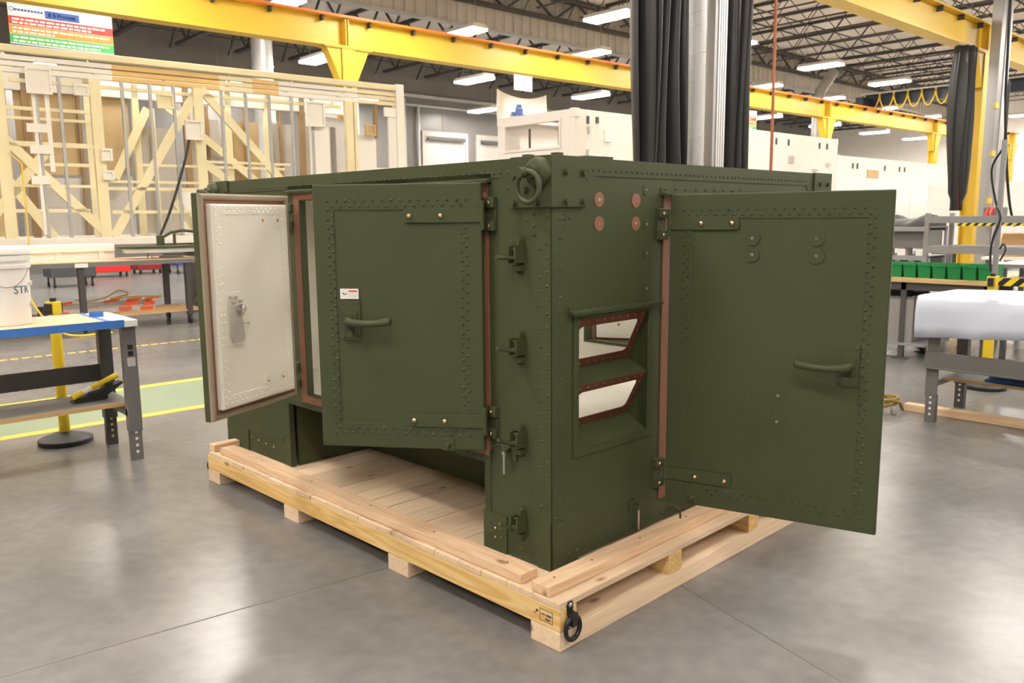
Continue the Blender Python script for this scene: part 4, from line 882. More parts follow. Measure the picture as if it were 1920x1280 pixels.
hinge_leaf('x', 1.744, 1.507, 1, 0); hinge_leaf('x', 1.744, 0.703, 1, 0)
# door on the far side wall, ajar, seen through the louvre
d = MB().box(0, 0.70, 0.0, 0.030, 0.62, 1.54).build('door', 'olive', sh, loc=(LX+0.045, 1.68, -ZB), rz=radians(-60))
MB().box(0.045, 0.655, -0.040, 0.0, 0.665, 1.495).build('inner_pan', 'white_lining', d, bevel=0.006)
MB().grid('y', [0.004, 0.03, 0.67, 0.696], [0.624, 0.65, 1.51, 1.536], lambda u, z: 0.03 < u < 0.67 and 0.65 < z < 1.51, -0.016, 0.0).build('rubber_seal', 'tan_rubber', d)
MB().grid('y', [0.03, 0.045, 0.655, 0.67], [0.65, 0.665, 1.495, 1.51], lambda u, z: 0.045 < u < 0.655 and 0.665 < z < 1.495, -0.006, 0.0).build('inner_gasket', 'copper_primer', d)
mb = MB()
for (u, z) in ring_pts(0.068, 0.632, 0.69, 1.47, 0.034): mb.dome((u, -0.040, z), (0, -1, 0), 0.0058, 0.004, 8)
mb.build('door_rivets', 'white_lining', d, smooth=60, kind='stuff')
for (u, z) in ((0.20, 0.76), (0.33, 0.76)): MB().dome((u, -0.040, z), (0, -1, 0), 0.009, 0.005, 10).build('threaded_insert', 'copper_primer', d, smooth=50)
# ================================================================== LEFT WORKBENCH
def bench_leg(parent, x0, x1, y0, y1, ztop, face, slots=True, lab=None, dark=False):
    g = 'bench_dark' if dark else 'bench_grey'
    l = MB().box(x0, x1, y0, y1, 0.19, ztop).build('leg', g, parent, bevel=0.004)
    MB().box(x0+0.006, x1-0.006, y0+0.006, y1-0.006, 0.0, 0.20).build('leg_foot', g, l, bevel=0.002)
    return l
wbn = thing('workbench', (-1.6, 3.5, 0), 0, 'grey steel workbench with blue-taped top at left edge', 'workbench')
B0 = (-1.6, 3.5)
def b(x0, x1, y0, y1, z0, z1): return MB().box(x0-B0[0], x1-B0[0], y0-B0[1], y1-B0[1], z0, z1)
b(-2.85, -0.386, 3.215, 3.81, 0.849, 0.891).build('bench_top', 'laminate_white', wbn, bevel=0.004)
b(-2.85, -0.555, 3.22, 3.80, 0.8913, 0.8955).build('protective_board', 'board_x', wbn, label='tan hardboard sheet taped on the top')
b(-2.85, -0.466, 3.2125, 3.2148, 0.8495, 0.8965).build('tape_strip', 'tape_blue', wbn, label='blue masking tape')
b(-2.85, -0.53, 3.788, 3.806, 0.8957, 0.8964).build('tape_strip', 'tape_blue', wbn); b(-0.575, -0.545, 3.22, 3.80, 0.8957, 0.8964).build('tape_strip', 'tape_blue', wbn)
b(-0.575, -0.490, 3.53, 3.534, 0.8915, 0.927).build('tape_strip', 'tape_blue', wbn)
for (x0, x1) in ((-0.475, -0.395), (-2.80, -2.72)):
    l = b(x0, x1, 3.244, 3.262, 0.185, 0.848); l.box(x0-B0[0], x0-B0[0]+0.012, 3.262-B0[1], 3.30-B0[1], 0.185, 0.848); l.box(x1-B0[0]-0.012, x1-B0[0], 3.262-B0[1], 3.30-B0[1], 0.185, 0.848)
    l = l.build('leg', 'bench_grey', wbn, bevel=0.002)
    b(x0+0.006, x1-0.006, 3.248, 3.292, 0.0, 0.20).build('leg_foot', 'bench_grey', l)
    for k in range(4): b((x0+x1)/2-0.008, (x0+x1)/2+0.008, 3.2472, 3.2482, 0.045+0.042*k, 0.062+0.042*k).build('slot', 'paper_white', l)
    b((x0+x1)/2-0.014, (x0+x1)/2+0.016, 3.2432, 3.2442, 0.705, 0.735).build('slot', 'slot_dark', l); b((x0+x1)/2-0.014, (x0+x1)/2+0.016, 3.2432, 3.2442, 0.665, 0.695).build('slot', 'slot_dark', l)
    b((x0+x1)/2-0.022, (x0+x1)/2+0.026, 3.2432, 3.2442, 0.60, 0.655).build('capacity_sticker', 'foam_grey', l)
    l = b(x0, x1, 3.735, 3.80, 0.185, 0.848).build('leg', 'bench_dark', wbn, bevel=0.003)
    b(x0+0.006, x1-0.006, 3.745, 3.79, 0.0, 0.20).build('leg_foot', 'bench_dark', l)
    for k in range(4): b((x0+x1)/2-0.006, (x0+x1)/2+0.008, 3.7435, 3.7452, 0.05+0.04*k, 0.066+0.04*k).build('slot', 'floor_yellow', l)
    b(x0, x1, 3.26, 3.78, 0.285, 0.325).build('side_brace', 'bench_grey', wbn)
b(-2.80, -0.40, 3.765, 3.79, 0.44, 0.555).build('stringer', 'bench_dark', wbn, bevel=0.003)
b(-2.80, -0.43, 3.31, 3.72, 0.352, 0.372).build('lower_shelf', 'bench_grey', wbn)
b(-2.80, -0.43, 3.30, 3.311, 0.345, 0.372).build('shelf_edge', 'hardboard', wbn)
# bucket
bk = thing('bucket', (-1.035, 3.50, 0.8957), 0, 'white plastic bucket with blue lettering on the left workbench', 'bucket')
MB().lathe([(0.128, 0.0), (0.132, 0.004), (0.144, 0.33), (0.152, 0.332), (0.153, 0.352), (0.147, 0.354), (0.147, 0.372), (0.154, 0.374), (0.155, 0.40), (0.149, 0.402), (0.149, 0.425)], (0, 0, 0), 40).build('pail', 'bucket_white', bk, smooth=35)
MB().lathe([(0.157, 0.412), (0.158, 0.440), (0.156, 0.446), (0.10, 0.446)], (0, 0, 0), 40).build('lid', 'bucket_white', bk, smooth=35)
def wrap(x, y, z, a0, z0, R): a = a0 + x/R; return ((R+0.0012+z)*cos(a), (R+0.0012+z)*sin(a), z0+y)
xf(text_mb('STR', 0.062, 0.0005), lambda x, y, z: wrap(x, y, z, radians(-58), 0.205, 0.1395)).build('lettering', 'ink_blue', bk)
xf(text_mb('E', 0.03, 0.0005), lambda x, y, z: wrap(x, y, z, radians(-28), 0.11, 0.136)).build('lettering', 'ink_blue', bk)
MB().tube([(0.147*cos(radians(t)), 0.147*sin(radians(t)), 0.335-0.11*sin(radians((t+150)/120*180))) for t in range(-150, -29, 6)], 0.0022, 6).build('bail_wire', 'steel_dull', bk, smooth=60)
MB().cyl((0.155*cos(radians(-30)), 0.155*sin(radians(-30)), 0.24), (0.13*cos(radians(-30)), 0.13*sin(radians(-30)), 0.245), 0.014, 10).build('bail_lug', 'bucket_white', bk, smooth=40)
# stapler-like roller tool on the lower shelf
tl = thing('hand_roller', (-0.58, 3.50, 0.3725), radians(4), 'yellow and black hand tool on the left bench shelf', 'tool')
MB().prism([(-0.15, 0.0), (0.02, 0.0), (0.155, 0.085), (0.155, 0.10), (0.12, 0.088), (-0.14, 0.012)], (0, 0.07, 0), (1, 0, 0), (0, 0, 1), (0, -0.035, 0)).build('blade_body', 'black_plastic', tl, bevel=0.003)
MB().cyl((-0.145, 0, 0.03), (-0.08, 0, 0.056), 0.020, 12).cyl((-0.03, 0, 0.075), (0.135, 0, 0.14), 0.018, 12).build('grip', 'post_yellow', tl, smooth=40)
MB().cyl((-0.08, 0, 0.055), (-0.03, 0, 0.076), 0.019, 12).build('band', 'paper_white', tl, smooth=40)
MB().box(-0.05, 0.06, -0.03, 0.03, 0.0, 0.05).box(0.05, 0.1, -0.02, 0.02, 0.05, 0.10).build('bracket', 'black_plastic', tl, bevel=0.004)
# stanchions
def stanchion(loc, label, rz=0):
    s = thing('belt_stanchion', loc, rz, label, 'stanchion', 'yellow belt stanchions')
    MB().lathe([(0.168, 0.0), (0.170, 0.028), (0.165, 0.034), (0.10, 0.055), (0.036, 0.078)], (0, 0, 0), 40).build('base', 'black_plastic', s, smooth=30)
    MB().cyl((0, 0, 0.07), (0, 0, 0.90), 0.034, 24).build('post', 'post_yellow', s, smooth=40)
    MB().box(-0.032, 0.032, -0.036, 0.036, 0.88, 0.965).build('belt_head', 'post_yellow', s, bevel=0.004)
    for a in (0, 1): MB().box(-0.058+0.09*a, -0.034+0.09*a, -0.022, 0.022, 0.885, 0.955).build('belt_cassette', 'black_plastic', s, bevel=0.004)
    MB().cyl((0, 0, 0.965), (0, 0, 0.99), 0.02, 16).build('cap', 'black_plastic', s, smooth=40)
    return s
stanchion((-0.655, 4.03, 0), 'yellow stanchion with round black base behind the left workbench', radians(30))
stanchion((5.62, 0.33, 0), 'yellow stanchion with round black base behind the sheet-covered bench')

# ================================================================== STEEL TABLE AND WHAT LIES ON IT
ty = 9.9
tb = thing('steel_table', (0, ty, 0), 0, 'long brown steel table on casters below the tan frame', 'table')
MB().box(-4.5, 2.75, 0, 0.95, 0.93, 0.955).build('table_top', 'board_x', tb, label='tan hardboard table top')
MB().box(-4.5, 2.75, -0.02, 0.0, 0.885, 0.945).box(-4.5, 2.75, 0.95, 0.97, 0.885, 0.945).build('edge_frame', 'brown_strip' if False else 'bench_grey', tb)
for x in (-4.3, -1.6, 1.04, 2.46):
    for y in ((0.0,) if x == 1.04 else (0.0, 0.87)):
        l = MB().box(x, x+0.075, y, y+0.075, 0.13, 0.93).build('leg', 'joist_paint', tb)
        MB().cyl((x+0.02, y+0.04, 0.06), (x+0.055, y+0.04, 0.06), 0.06, 16).box(x+0.015, x+0.06, y+0.02, y+0.06, 0.06, 0.13).build('caster', 'black_plastic', l, smooth=40)
MB().box(-4.4, 2.70, 0.02, 0.93, 0.185, 0.215).build('lower_shelf', 'hardboard', tb)
MB().bar((2.5, 0.04, 0.22), (2.75, 0.04, 0.55), 0.04, 0.04).build('brace', 'joist_paint', tb)
for u in (0.55, 1.75): MB().box(u, u+0.1, 0.02, 0.05, 0.9555, 0.957).build('tape_mark', 'tape_blue', tb)
MB().box(1.0, 1.16, -0.024, -0.02, 0.88, 0.935).build('id_plate', 'paper_white', tb)
wp = thing('aluminium_beam', (-1.0, 10.56, 0.956), radians(-0.3), 'long white aluminium beam lying along the steel table', 'beam')
MB().box(-3.2, 2.72, 0.0, 0.28, 0.10, 0.215).build('panel_body', 'frame_white', wp, bevel=0.02)
MB().box(-3.2, 2.72, 0.04, 0.07, 0.0, 0.10).box(-3.2, 2.72, 0.22, 0.25, 0.0, 0.10).build('panel_web', 'frame_white', wp)
for k in range(11): MB().box(-3.0+0.55*k, -2.93+0.55*k, 0.015, 0.035, 0.0, 0.11).build('rib', 'frame_white', wp)
ht = thing('green_hatch', (2.15, 10.15, 1.002), radians(-12), 'olive hatch panel with ribbed handle propped on the steel table', 'hatch')
MB().box(-0.50, 0.75, -0.25, 0.25, 0.105, 0.135).build('hatch_skin', 'olive', ht, bevel=0.008)
MB().box(-0.42, 0.68, -0.2, 0.20, 0.04, 0.105).build('inner_pan', 'frame_white', ht, bevel=0.008)
MB().box(0.02, 0.12, -0.05, 0.05, 0.135, 0.28).box(0.24, 0.28, -0.02, 0.02, 0.135, 0.30).build('hinge_block', 'olive', ht, bevel=0.01)
MB().tube([(0.10, 0, 0.25), (0.22, 0, 0.32), (0.38, 0, 0.345), (0.55, 0, 0.325), (0.68, 0, 0.28), (0.72, 0, 0.16)], 0.022, 8).build('ribbed_handle', 'olive', ht, smooth=60)
MB().cyl((-0.08, -0.15, -0.045), (-0.08, -0.15, 0.04), 0.012, 10).cyl((0.4, 0.2, -0.045), (0.4, 0.2, 0.04), 0.012, 10).cyl((-0.1, 0.15, -0.045), (-0.1, 0.15, 0.04), 0.012, 10).build('prop_foot', 'steel_dull', ht, smooth=40)
MB().box(0.02, 0.32, -0.2, -0.1, -0.03, -0.01).box(0.08, 0.36, -0.16, -0.08, 0.0, 0.02).build('lock_bar', 'bench_dark', ht, bevel=0.004)
# things stored below / behind the table
st = thing('strut_bundle', (1.5, 10.25, 0.2155), 0, 'bundle of pale struts with orange clamps on the table shelf', 'struts')
for k in range(2): MB().box(-0.72, 0.62, 0.02+0.08*k, 0.09+0.08*k, 0.0+0.075*k, 0.065+0.075*k).build('strut', 'foam_grey', st, bevel=0.004)
for (x, z) in ((-0.70, 0.0), (0.12, 0.02), (0.22, 0.085), (0.45, 0.075), (0.42, 0.0)): MB().box(x, x+0.17, 0.0, 0.02, z, z+0.05).build('clamp', 'level_orange', st, bevel=0.004)
for x in (-0.66, -0.05, 0.25, 0.5): MB().bar((x, 0.05, 0.15), (x+0.2, 0.05, 0.175), 0.02, 0.03).build('orange_tab', 'level_orange', st)
MB().box(-0.88, -0.72, 0.0, 0.15, 0.0, 0.14).build('motor_end', 'black_plastic', st, bevel=0.01)
hs = tag(MB().tube(cr([(0.35, 9.8, 0.93), (0.40, 9.75, 0.7), (0.42, 9.7, 0.5), (0.55, 9.65, 0.25), (0.8, 9.6, 0.03), (1.3, 9.55, 0.02)]), 0.014, 8).build('air_hose', 'cable_yellow', smooth=60), 'yellow air hose hanging from the steel table edge', 'hose')
tag(MB().tube(cr([(1.05, 10.2, 0.43), (1.2, 10.2, 0.40), (1.45, 10.2, 0.44), (1.62, 10.2, 0.52), (1.74, 10.2, 0.46), (1.5, 10.2, 0.415), (1.9, 10.2, 0.42), (2.2, 10.2, 0.40)]), 0.010, 8).build('air_hose', 'hose_yellow', smooth=60), 'thin yellow hose looped over the strut bundle', 'hose')
def cart(loc, label, m, w_, d_, zt, thick, name='flat_cart', legs=True):
    c = thing(name, loc, 0, label, 'cart')
    MB().box(-w_/2, w_/2, -d_/2, d_/2, zt-thick, zt).build('platform', m, c, bevel=0.01)
    for sx in (-1, 1):
        for sy in (-1, 1):
            x, y = sx*(w_/2-0.08), sy*(d_/2-0.08)
            MB().cyl((x-0.02, y, 0.05), (x+0.02, y, 0.05), 0.05, 12).box(x-0.015, x+0.015, y-0.02, y+0.02, 0.05, zt-thick).build('caster', 'black_plastic', c, smooth=40)
    return c
cart((4.85, 21.8, 0), 'bright red flat cart on the floor far under the table', 'cart_red', 1.0, 0.7, 0.30, 0.17)
cart((6.1, 22.4, 0), 'dark red low cart beside the bright red cart', 'cart_dark_red', 0.7, 0.7, 0.26, 0.15)
c = cart((7.5, 21.8, 0), 'blue rolling cart far under the table', 'cart_blue', 1.9, 0.8, 0.34, 0.10)
MB().box(-0.7, -0.3, -0.3, 0.3, 0.34, 0.42).box(0.1, 0.5, -0.3, 0.3, 0.34, 0.44).build('tool_tray', 'steel_dull', c)
c = cart((3.2, 18.9, 0), 'dark grey parts tub on casters far under the table', 'bin_grey', 0.95, 0.7, 0.75, 0.52, 'tub_cart')
MB().box(-0.5, 0.5, -0.38, 0.38, 0.75, 0.80).build('rim', 'bin_grey', c, bevel=0.01)
c = cart((1.7, 19.6, 0), 'black mechanics cart left of the grey tub', 'bench_dark', 1.0, 0.6, 0.30, 0.1)
MB().box(-0.45, 0.2, -0.25, 0.25, 0.30, 0.62).build('load', 'frame_white', c, bevel=0.02)

# ================================================================== TAN STEEL FRAME (unfinished container)
fr = thing('container_frame', (7.15, 11.0, 0), radians(-3.6), 'tall tan unfinished container frame with posts and diagonal braces', 'frame')
FZ0, FZ1, FL, FD = 1.13, 3.93, 11.6, 1.75
def seg(x0, x1, y0, y1, z0, z1, name, m='frame_tan', **k): return MB().box(x0, x1, y0, y1, z0, z1).build(name, m, fr, **k)
def brace(p, q, name='brace', w_=0.11, d_=0.05, m='frame_tan'): return MB().bar(p, q, d_, w_, (0, 0, 1)).build(name, m, fr)
for y in (0.0, FD):
    seg(-FL, -0.16, y, y+0.12, FZ1-0.10, FZ1, 'top_rail', 'frame_tan', bevel=0.01)
    if y == 0.0:
        for (x0, x1, m) in ((-FL, -5.05, 'frame_white'), (-5.05, -4.35, 'frame_orange'), (-4.35, -3.45, 'frame_orange'), (-3.45, -2.9, 'frame_tan'), (-2.9, -2.45, 'frame_orange'), (-2.45, -0.95, 'frame_white'), (-0.95, -0.16, 'frame_tan')):
            for k in range(3): seg(x0, x1, y+0.02, y+0.09, FZ1-0.20-0.085*k, FZ1-0.135-0.085*k, 'rail_strip', m)
    else: seg(-FL, -0.16, y, y+0.1, FZ1-0.38, FZ1-0.12, 'header_beam', 'frame_white', bevel=0.01)
    seg(-FL, 0, y, y+0.14, FZ0, FZ0+0.12, 'bottom_rail', 'frame_white', bevel=0.01)
for y in (0, FD-0.0):
    for x in (-0.17, -FL): seg(x, x+0.17, y-0.01, y+0.16, FZ0, FZ1+0.02, 'corner_post', 'frame_white', bevel=0.01)
ZS = FZ1-0.37
for x in (-6.62, -5.38, -3.88, -1.22):        # wide posts in the front face
    seg(x, x+0.15, 0.0, 0.08, FZ0+0.12, ZS, 'post')
for x in (-6.1, -5.80, -4.95, -4.55, -4.2, -3.45, -3.05, -2.65, -2.25, -1.88, -7.1, -7.6, -8.3, -9.0, -9.8): # thin studs
    seg(x, x+0.042, 0.0, 0.05, FZ0+0.12, ZS, 'stud', 'galvanized')
for (x0, x1, z) in ((-FL, -5.38, 2.55), (-5.38, -3.88, 1.95), (-FL, -5.5, 1.62), (-6.4, -1.3, FZ1-0.50), (-5.2, -3.9, 1.60), (-3.8, -2.3, 2.0), (-FL, -5.4, 3.05), (-6.0, -5.4, 2.28)):
    seg(x0, x1, 0.01, 0.05, z, z+0.05, 'rail_bar')
for (p, q) in (((-6.75, 0.04, 2.9), (-5.25, 0.04, 1.25)), ((-6.0, 0.05, 2.5), (-7.0, 0.05, 1.25)), ((-3.85, 0.04, ZS-0.1), (-5.2, 0.04, 1.25)), ((-3.75, 0.04, ZS), (-2.1, 0.04, 1.75)), ((-3.75, 0.05, 2.4), (-2.85, 0.05, 1.7)), ((-6.7, 0.05, 2.35), (-6.0, 0.05, 1.25)), ((-3.9, 0.05, 1.2), (-4.25, 0.05, 1.8)), ((-8.6, 0.04, 1.3), (-7.3, 0.04, 3.3))):
    brace(p, q, 'brace', 0.13, 0.06)
# back face: posts, insulation boards
for k, x in enumerate((-9.4, -8.2, -7.0, -6.0, -5.1, -4.35, -3.5, -2.75, -2.0, -1.3)):
    seg(x, x+0.11, FD, FD+0.08, FZ0+0.1, FZ1-0.12, 'back_post', 'frame_tan' if k % 3 else 'brown_strip')
for k, (x0, x1, z0, z1, m) in enumerate(((-7.0, -6.2, 2.2, 3.55, 'foam_tan'), (-6.1, -5.15, 2.25, 3.55, 'foam_tan'), (-6.1, -5.15, 1.25, 2.2, 'foam_grey'), (-7.0, -6.2, 1.25, 2.1, 'foam_tan'), (-5.0, -4.4, 2.3, 3.55, 'foam_tan'), (-5.0, -4.4, 1.25, 2.25, 'foam_grey'), (-4.2, -3.6, 1.25, 3.1, 'foam_grey'), (-3.4, -2.85, 1.4, 3.3, 'foam_grey'), (-2.6, -2.1, 1.4, 3.3, 'foam_tan'), (-1.85, -1.4, 1.4, 3.3, 'foam_grey'), (-8.1, -7.1, 1.25, 3.5, 'foam_tan'), (-9.3, -8.3, 1.25, 3.5, 'foam_grey'))):
    seg(x0, x1, FD+0.09, FD+0.13, z0, z1, 'insulation_board', m)
for x in (-5.2, -4.3, -3.5, -3.1, -2.4, -1.7): seg(x, x+0.05, FD+0.02, FD+0.08, FZ0+0.12, FZ1-0.4, 'batten', 'brown_strip')
for k in range(9): brace((-9.8+1.1*k, 0.1, FZ1-0.06), (-9.3+1.1*k, FD, FZ1-0.06), 'roof_cross_bar', 0.05, 0.04, 'foam_grey')
# white junction boxes and fittings
for (x, z, w_, h_, m) in ((-6.20, 3.28, 0.32, 0.36, 'frame_white'), (-4.05, 2.75, 0.26, 0.30, 'frame_white'), (-2.0, 3.08, 0.34, 0.42, 'frame_white'), (-4.45, 3.20, 0.24, 0.22, 'frame_tan'), (-0.86, 2.98, 0.20, 0.20, 'foam_tan'), (-5.3, 2.38, 0.15, 0.18, 'frame_white'), (-5.3, 2.1, 0.15, 0.14, 'frame_white'), (-5.6, 3.3, 0.2, 0.16, 'frame_white')):
    bx = seg(x, x+w_, -0.05, 0.0, z, z+h_, 'junction_box', m, bevel=0.01)
    MB().grid('y', [x, x+0.03, x+w_-0.03, x+w_], [z, z+0.03, z+h_-0.03, z+h_], lambda u, v: x+0.03 < u < x+w_-0.03 and z+0.03 < v < z+h_-0.03, -0.075, -0.05).build('box_rim', m, bx)
seg(-6.14, -6.08, 0.0, 0.05, 1.3, 3.3, 'conduit', 'frame_white'); seg(-5.98, -5.92, 0.0, 0.05, 2.2, 3.3, 'conduit', 'frame_white')
seg(-1.25, -0.1, FD+0.09, FD+0.13, 1.25, 3.5, 'insulation_board', 'foam_grey'); seg(-1.9, -1.55, 0.02, 0.08, 1.5, 3.1, 'white_cover', 'frame_white')
for (p, q) in (((-4.72, FD-0.05, 2.2), (-4.12, FD-0.05, 3.4)), ((-3.78, FD-0.05, 3.45), (-2.25, FD-0.05, 2.2)), ((-4.05, FD-0.05, 1.3), (-4.05, FD-0.05, 3.4))): brace(p, q, 'back_brace', 0.13, 0.06)
for (x0, x1, z) in ((-6.62, -5.4, 2.92), (-6.62, -5.4, 2.58), (-6.1, -5.4, 2.28), (-4.8, -2.4, 2.32), (-5.2, -3.8, 2.06), (-3.8, -2.3, 2.40), (-6.62, -5.4, 1.98)): seg(x0, x1, 0.012, 0.05, z, z+0.04, 'rail_bar')
for (x, z, w_) in ((-6.24, 2.75, 0.26), (-6.22, 2.45, 0.26), (-6.24, 2.02, 0.24)): seg(x, x+w_, -0.02, 0.01, z, z+0.12, 'conduit_bracket', 'frame_white'); seg(-1.50, -1.42, 0.02, 0.08, 1.5, 3.1, 'perforated_strip', 'foam_grey')
# right-hand end bay with door opening
seg(-1.05, -0.99, 0.0, 0.1, FZ0+0.12, ZS, 'door_stud', 'frame_tan'); seg(-0.62, -0.57, 0.0, 0.1, 2.95, ZS, 'door_stud', 'brown_strip')
seg(-1.0, -0.17, 0.02, 0.08, 2.32, 2.42, 'door_head', 'frame_white'); seg(-0.34, -0.17, 0.02, 0.06, FZ0+0.1, 3.35, 'door_jamb_panel', 'frame_white'); seg(-0.98, -0.60, 0.04, 0.07, 2.42, 3.0, 'end_panel', 'frame_white'); seg(-0.42, -0.18, 0.0, 0.05, 3.35, 3.52, 'vent_panel', 'frame_white')
seg(-0.95, -0.90, 0.0, 0.06, FZ0+0.12, 2.32, 'door_stud', 'frame_white'); seg(-0.85, -0.40, 0.05, 0.09, FZ0+0.12, 2.30, 'door_sheet', 'foam_grey')
MB().tube(cr([(-4.0, -0.03, 2.75), (-4.1, -0.05, 2.4), (-4.35, -0.06, 1.7), (-4.55, -0.06, 1.25)]), 0.02, 8).build('black_cable', 'cable_black', fr, smooth=60)
MB().tube([(-6.5, -0.03, 2.45), (-6.35, -0.05, 2.3), (-6.35, -0.05, 1.4), (-6.36, -0.05, 0.98)], 0.010, 8).build('yellow_cable', 'cable_yellow', fr, smooth=60)
seg(-4.2, -3.5, 0.02, 0.5, 1.26, 2.0, 'white_cabinet', 'frame_white', bevel=0.02)
for x in (-10.6, -4.10, -0.7):
    s = seg(x, x+0.16, 0.15, 0.31, 0.0, FZ0, 'trestle_leg', 'joist_paint'); MB().box(x+0.45, x+0.61, FD-0.1, FD+0.06, 0.0, FZ0-0.002).build('trestle_leg', 'joist_paint', s); MB().box(x, x+0.61, 0.1, FD+0.1, FZ0-0.14, FZ0-0.002).build('trestle_beam', 'joist_paint', s)

# ================================================================== RIGHT: SHEET-COVERED BENCH
rb = thing('workbench', (4.45, -0.6, 0), 0, 'grey steel workbench under a white plastic sheet at right', 'workbench')
C0 = (4.45, -0.6)
def c_(x0, x1, y0, y1, z0, z1): return MB().box(x0-C0[0], x1-C0[0], y0-C0[1], y1-C0[1], z0, z1)
c_(4.04, 4.76, -1.75, 0.27, 0.865, 0.905).build('bench_top', 'laminate_white', rb)
for (y0, y1) in ((0.155, 0.235), (-1.70, -1.62)):
    l = c_(4.07, 4.088, y0, y1, 0.19, 0.865); l.box(4.088-C0[0], 4.13-C0[0], y1-0.012-C0[1], y1-C0[1], 0.19, 0.865); l = l.build('leg', 'bench_grey', rb, bevel=0.002)
    c_(4.074, 4.125, y0+0.006, y1-0.006, 0, 0.2).build('leg_foot', 'bench_grey', l)
    for k in range(4): c_(4.0732, 4.0742, (y0+y1)/2-0.008, (y0+y1)/2+0.008, 0.05+0.042*k, 0.067+0.042*k).build('slot', 'paper_white', l)
    l = c_(4.69, 4.755, y0+0.02, y1+0.02, 0.19, 0.865).build('leg', 'bench_dark', rb)
    c_(4.697, 4.75, y0+0.026, y1+0.014, 0, 0.2).build('leg_foot', 'bench_dark', l)
    for k in range(4): c_(4.6962, 4.6972, (y0+y1)/2+0.012, (y0+y1)/2+0.028, 0.05+0.042*k, 0.067+0.042*k).build('slot', 'paper_white', l)
    c_(4.12, 4.70, y0+0.02, y1-0.02, 0.26, 0.30).build('side_brace', 'bench_grey', rb)
c_(4.055, 4.07, -1.70, 0.245, 0.405, 0.515).box(4.035-C0[0], 4.07-C0[0], -1.70-C0[1], 0.245-C0[1], 0.395, 0.407).build('stringer', 'bench_grey', rb, bevel=0.002)
c_(4.20, 4.68, -1.70, 0.15, 0.302, 0.318).build('lower_shelf', 'bench_grey', rb); c_(4.19, 4.20, -1.70, 0.15, 0.298, 0.318).build('shelf_edge', 'hardboard', rb)
# draped plastic sheet
prof = [(-0.045, 0.615), (-0.040, 0.70), (-0.034, 0.80), (-0.028, 0.880), (-0.014, 0.908), (0.015, 0.914), (0.2, 0.913), (0.45, 0.913), (0.70, 0.913), (0.735, 0.906), (0.745, 0.87), (0.75, 0.76), (0.755, 0.68)]
ny = 60; V = []; rr = random.Random(4)
for i in range(ny+1):
    y = 0.300 - 2.15*i/ny
    for k, (a, z) in enumerate(prof):
        wv = 0.006*sin(9*y+k) + 0.004*sin(23*y+2*k)
        dz = 0.016*(0.3-y) + 0.06*(0.3-y)*max(0, (0.85-z)/0.235) + 0.003*sin(5*y+3*a)
        V.append((4.04+a + (wv*(1.5 if z < 0.8 else 1) if z < 0.90 else 0), y, z+dz + 0.001))
K = len(prof); FA = [(i*K+k, i*K+k+1, (i+1)*K+k+1, (i+1)*K+k) for i in range(ny) for k in range(K-1)]
m = MB(); m._add(V, FA)
sv = V[:K]; n0 = len(m.v); m._add([(x, y-0.0, z) for x, y, z in sv] + [(x+0.01, y+0.012, max(0.64, z-0.25) if 0.01 < x-4.04 < 0.72 else z) for x, y, z in sv], [(k, k+1, K+k+1, K+k) for k in range(K-1)])
o = m.build('plastic_sheet', 'sheet_white', smooth=60, weld=True); tag(o, 'white translucent plastic sheet draped over the right workbench', 'sheet'); s_ = o.modifiers.new('s', 'SOLIDIFY'); s_.thickness = 0.003; s_.offset = 1
# blue sheets on the lower shelf
for k, (x0, y0, rz, z) in enumerate(((4.24, -0.10, 0.10, 0.319), (4.30, -0.07, -0.05, 0.346), (4.22, -0.14, 0.02, 0.385))):
    tag(MB().box(0, 0.22, -1.1, 0, 0, 0.011).build('blue_panel', 'sheet_blue', loc=(x0, y0, z), rot=(0.012*k, 0, rz)), ['bottom blue panel on the right bench shelf', 'middle blue panel on the right bench shelf', 'top blue panel on the right bench shelf'][k], 'panel', 'blue panels on the right bench shelf')
tag(MB().box(-0.045, 0.045, -2.6, 0.0, 0, 0.055).build('lumber_piece', 'pine_y', loc=(4.34, 0.47, 0), rz=radians(2), bevel=0.003), 'pale timber stud lying on the floor under the right bench', 'lumber')
hz = thing('air_hose_coil', (4.20, 0.60, 0), 0, 'yellow air hose coil with metal coupling on the floor', 'hose')
MB().tube([(0.11*cos(t*0.35)+0.02*sin(t), 0.11*sin(t*0.35), 0.015+0.004*t if t < 25 else 0.10) for t in range(40)], 0.013, 8).build('hose', 'hose_yellow', hz, smooth=60)
MB().tube([(-0.10, -0.06, 0.06), (-0.06, -0.10, 0.10), (0.0, -0.14, 0.08), (0.04, -0.15, 0.02)], 0.013, 8).build('hose_end', 'hose_yellow', hz, smooth=60)
MB().cyl((0.02, -0.08, 0.02), (-0.10, -0.14, 0.022), 0.018, 12).cyl((-0.10, -0.14, 0.022), (-0.14, -0.16, 0.022), 0.009, 10).build('coupling', 'steel', hz, smooth=40)

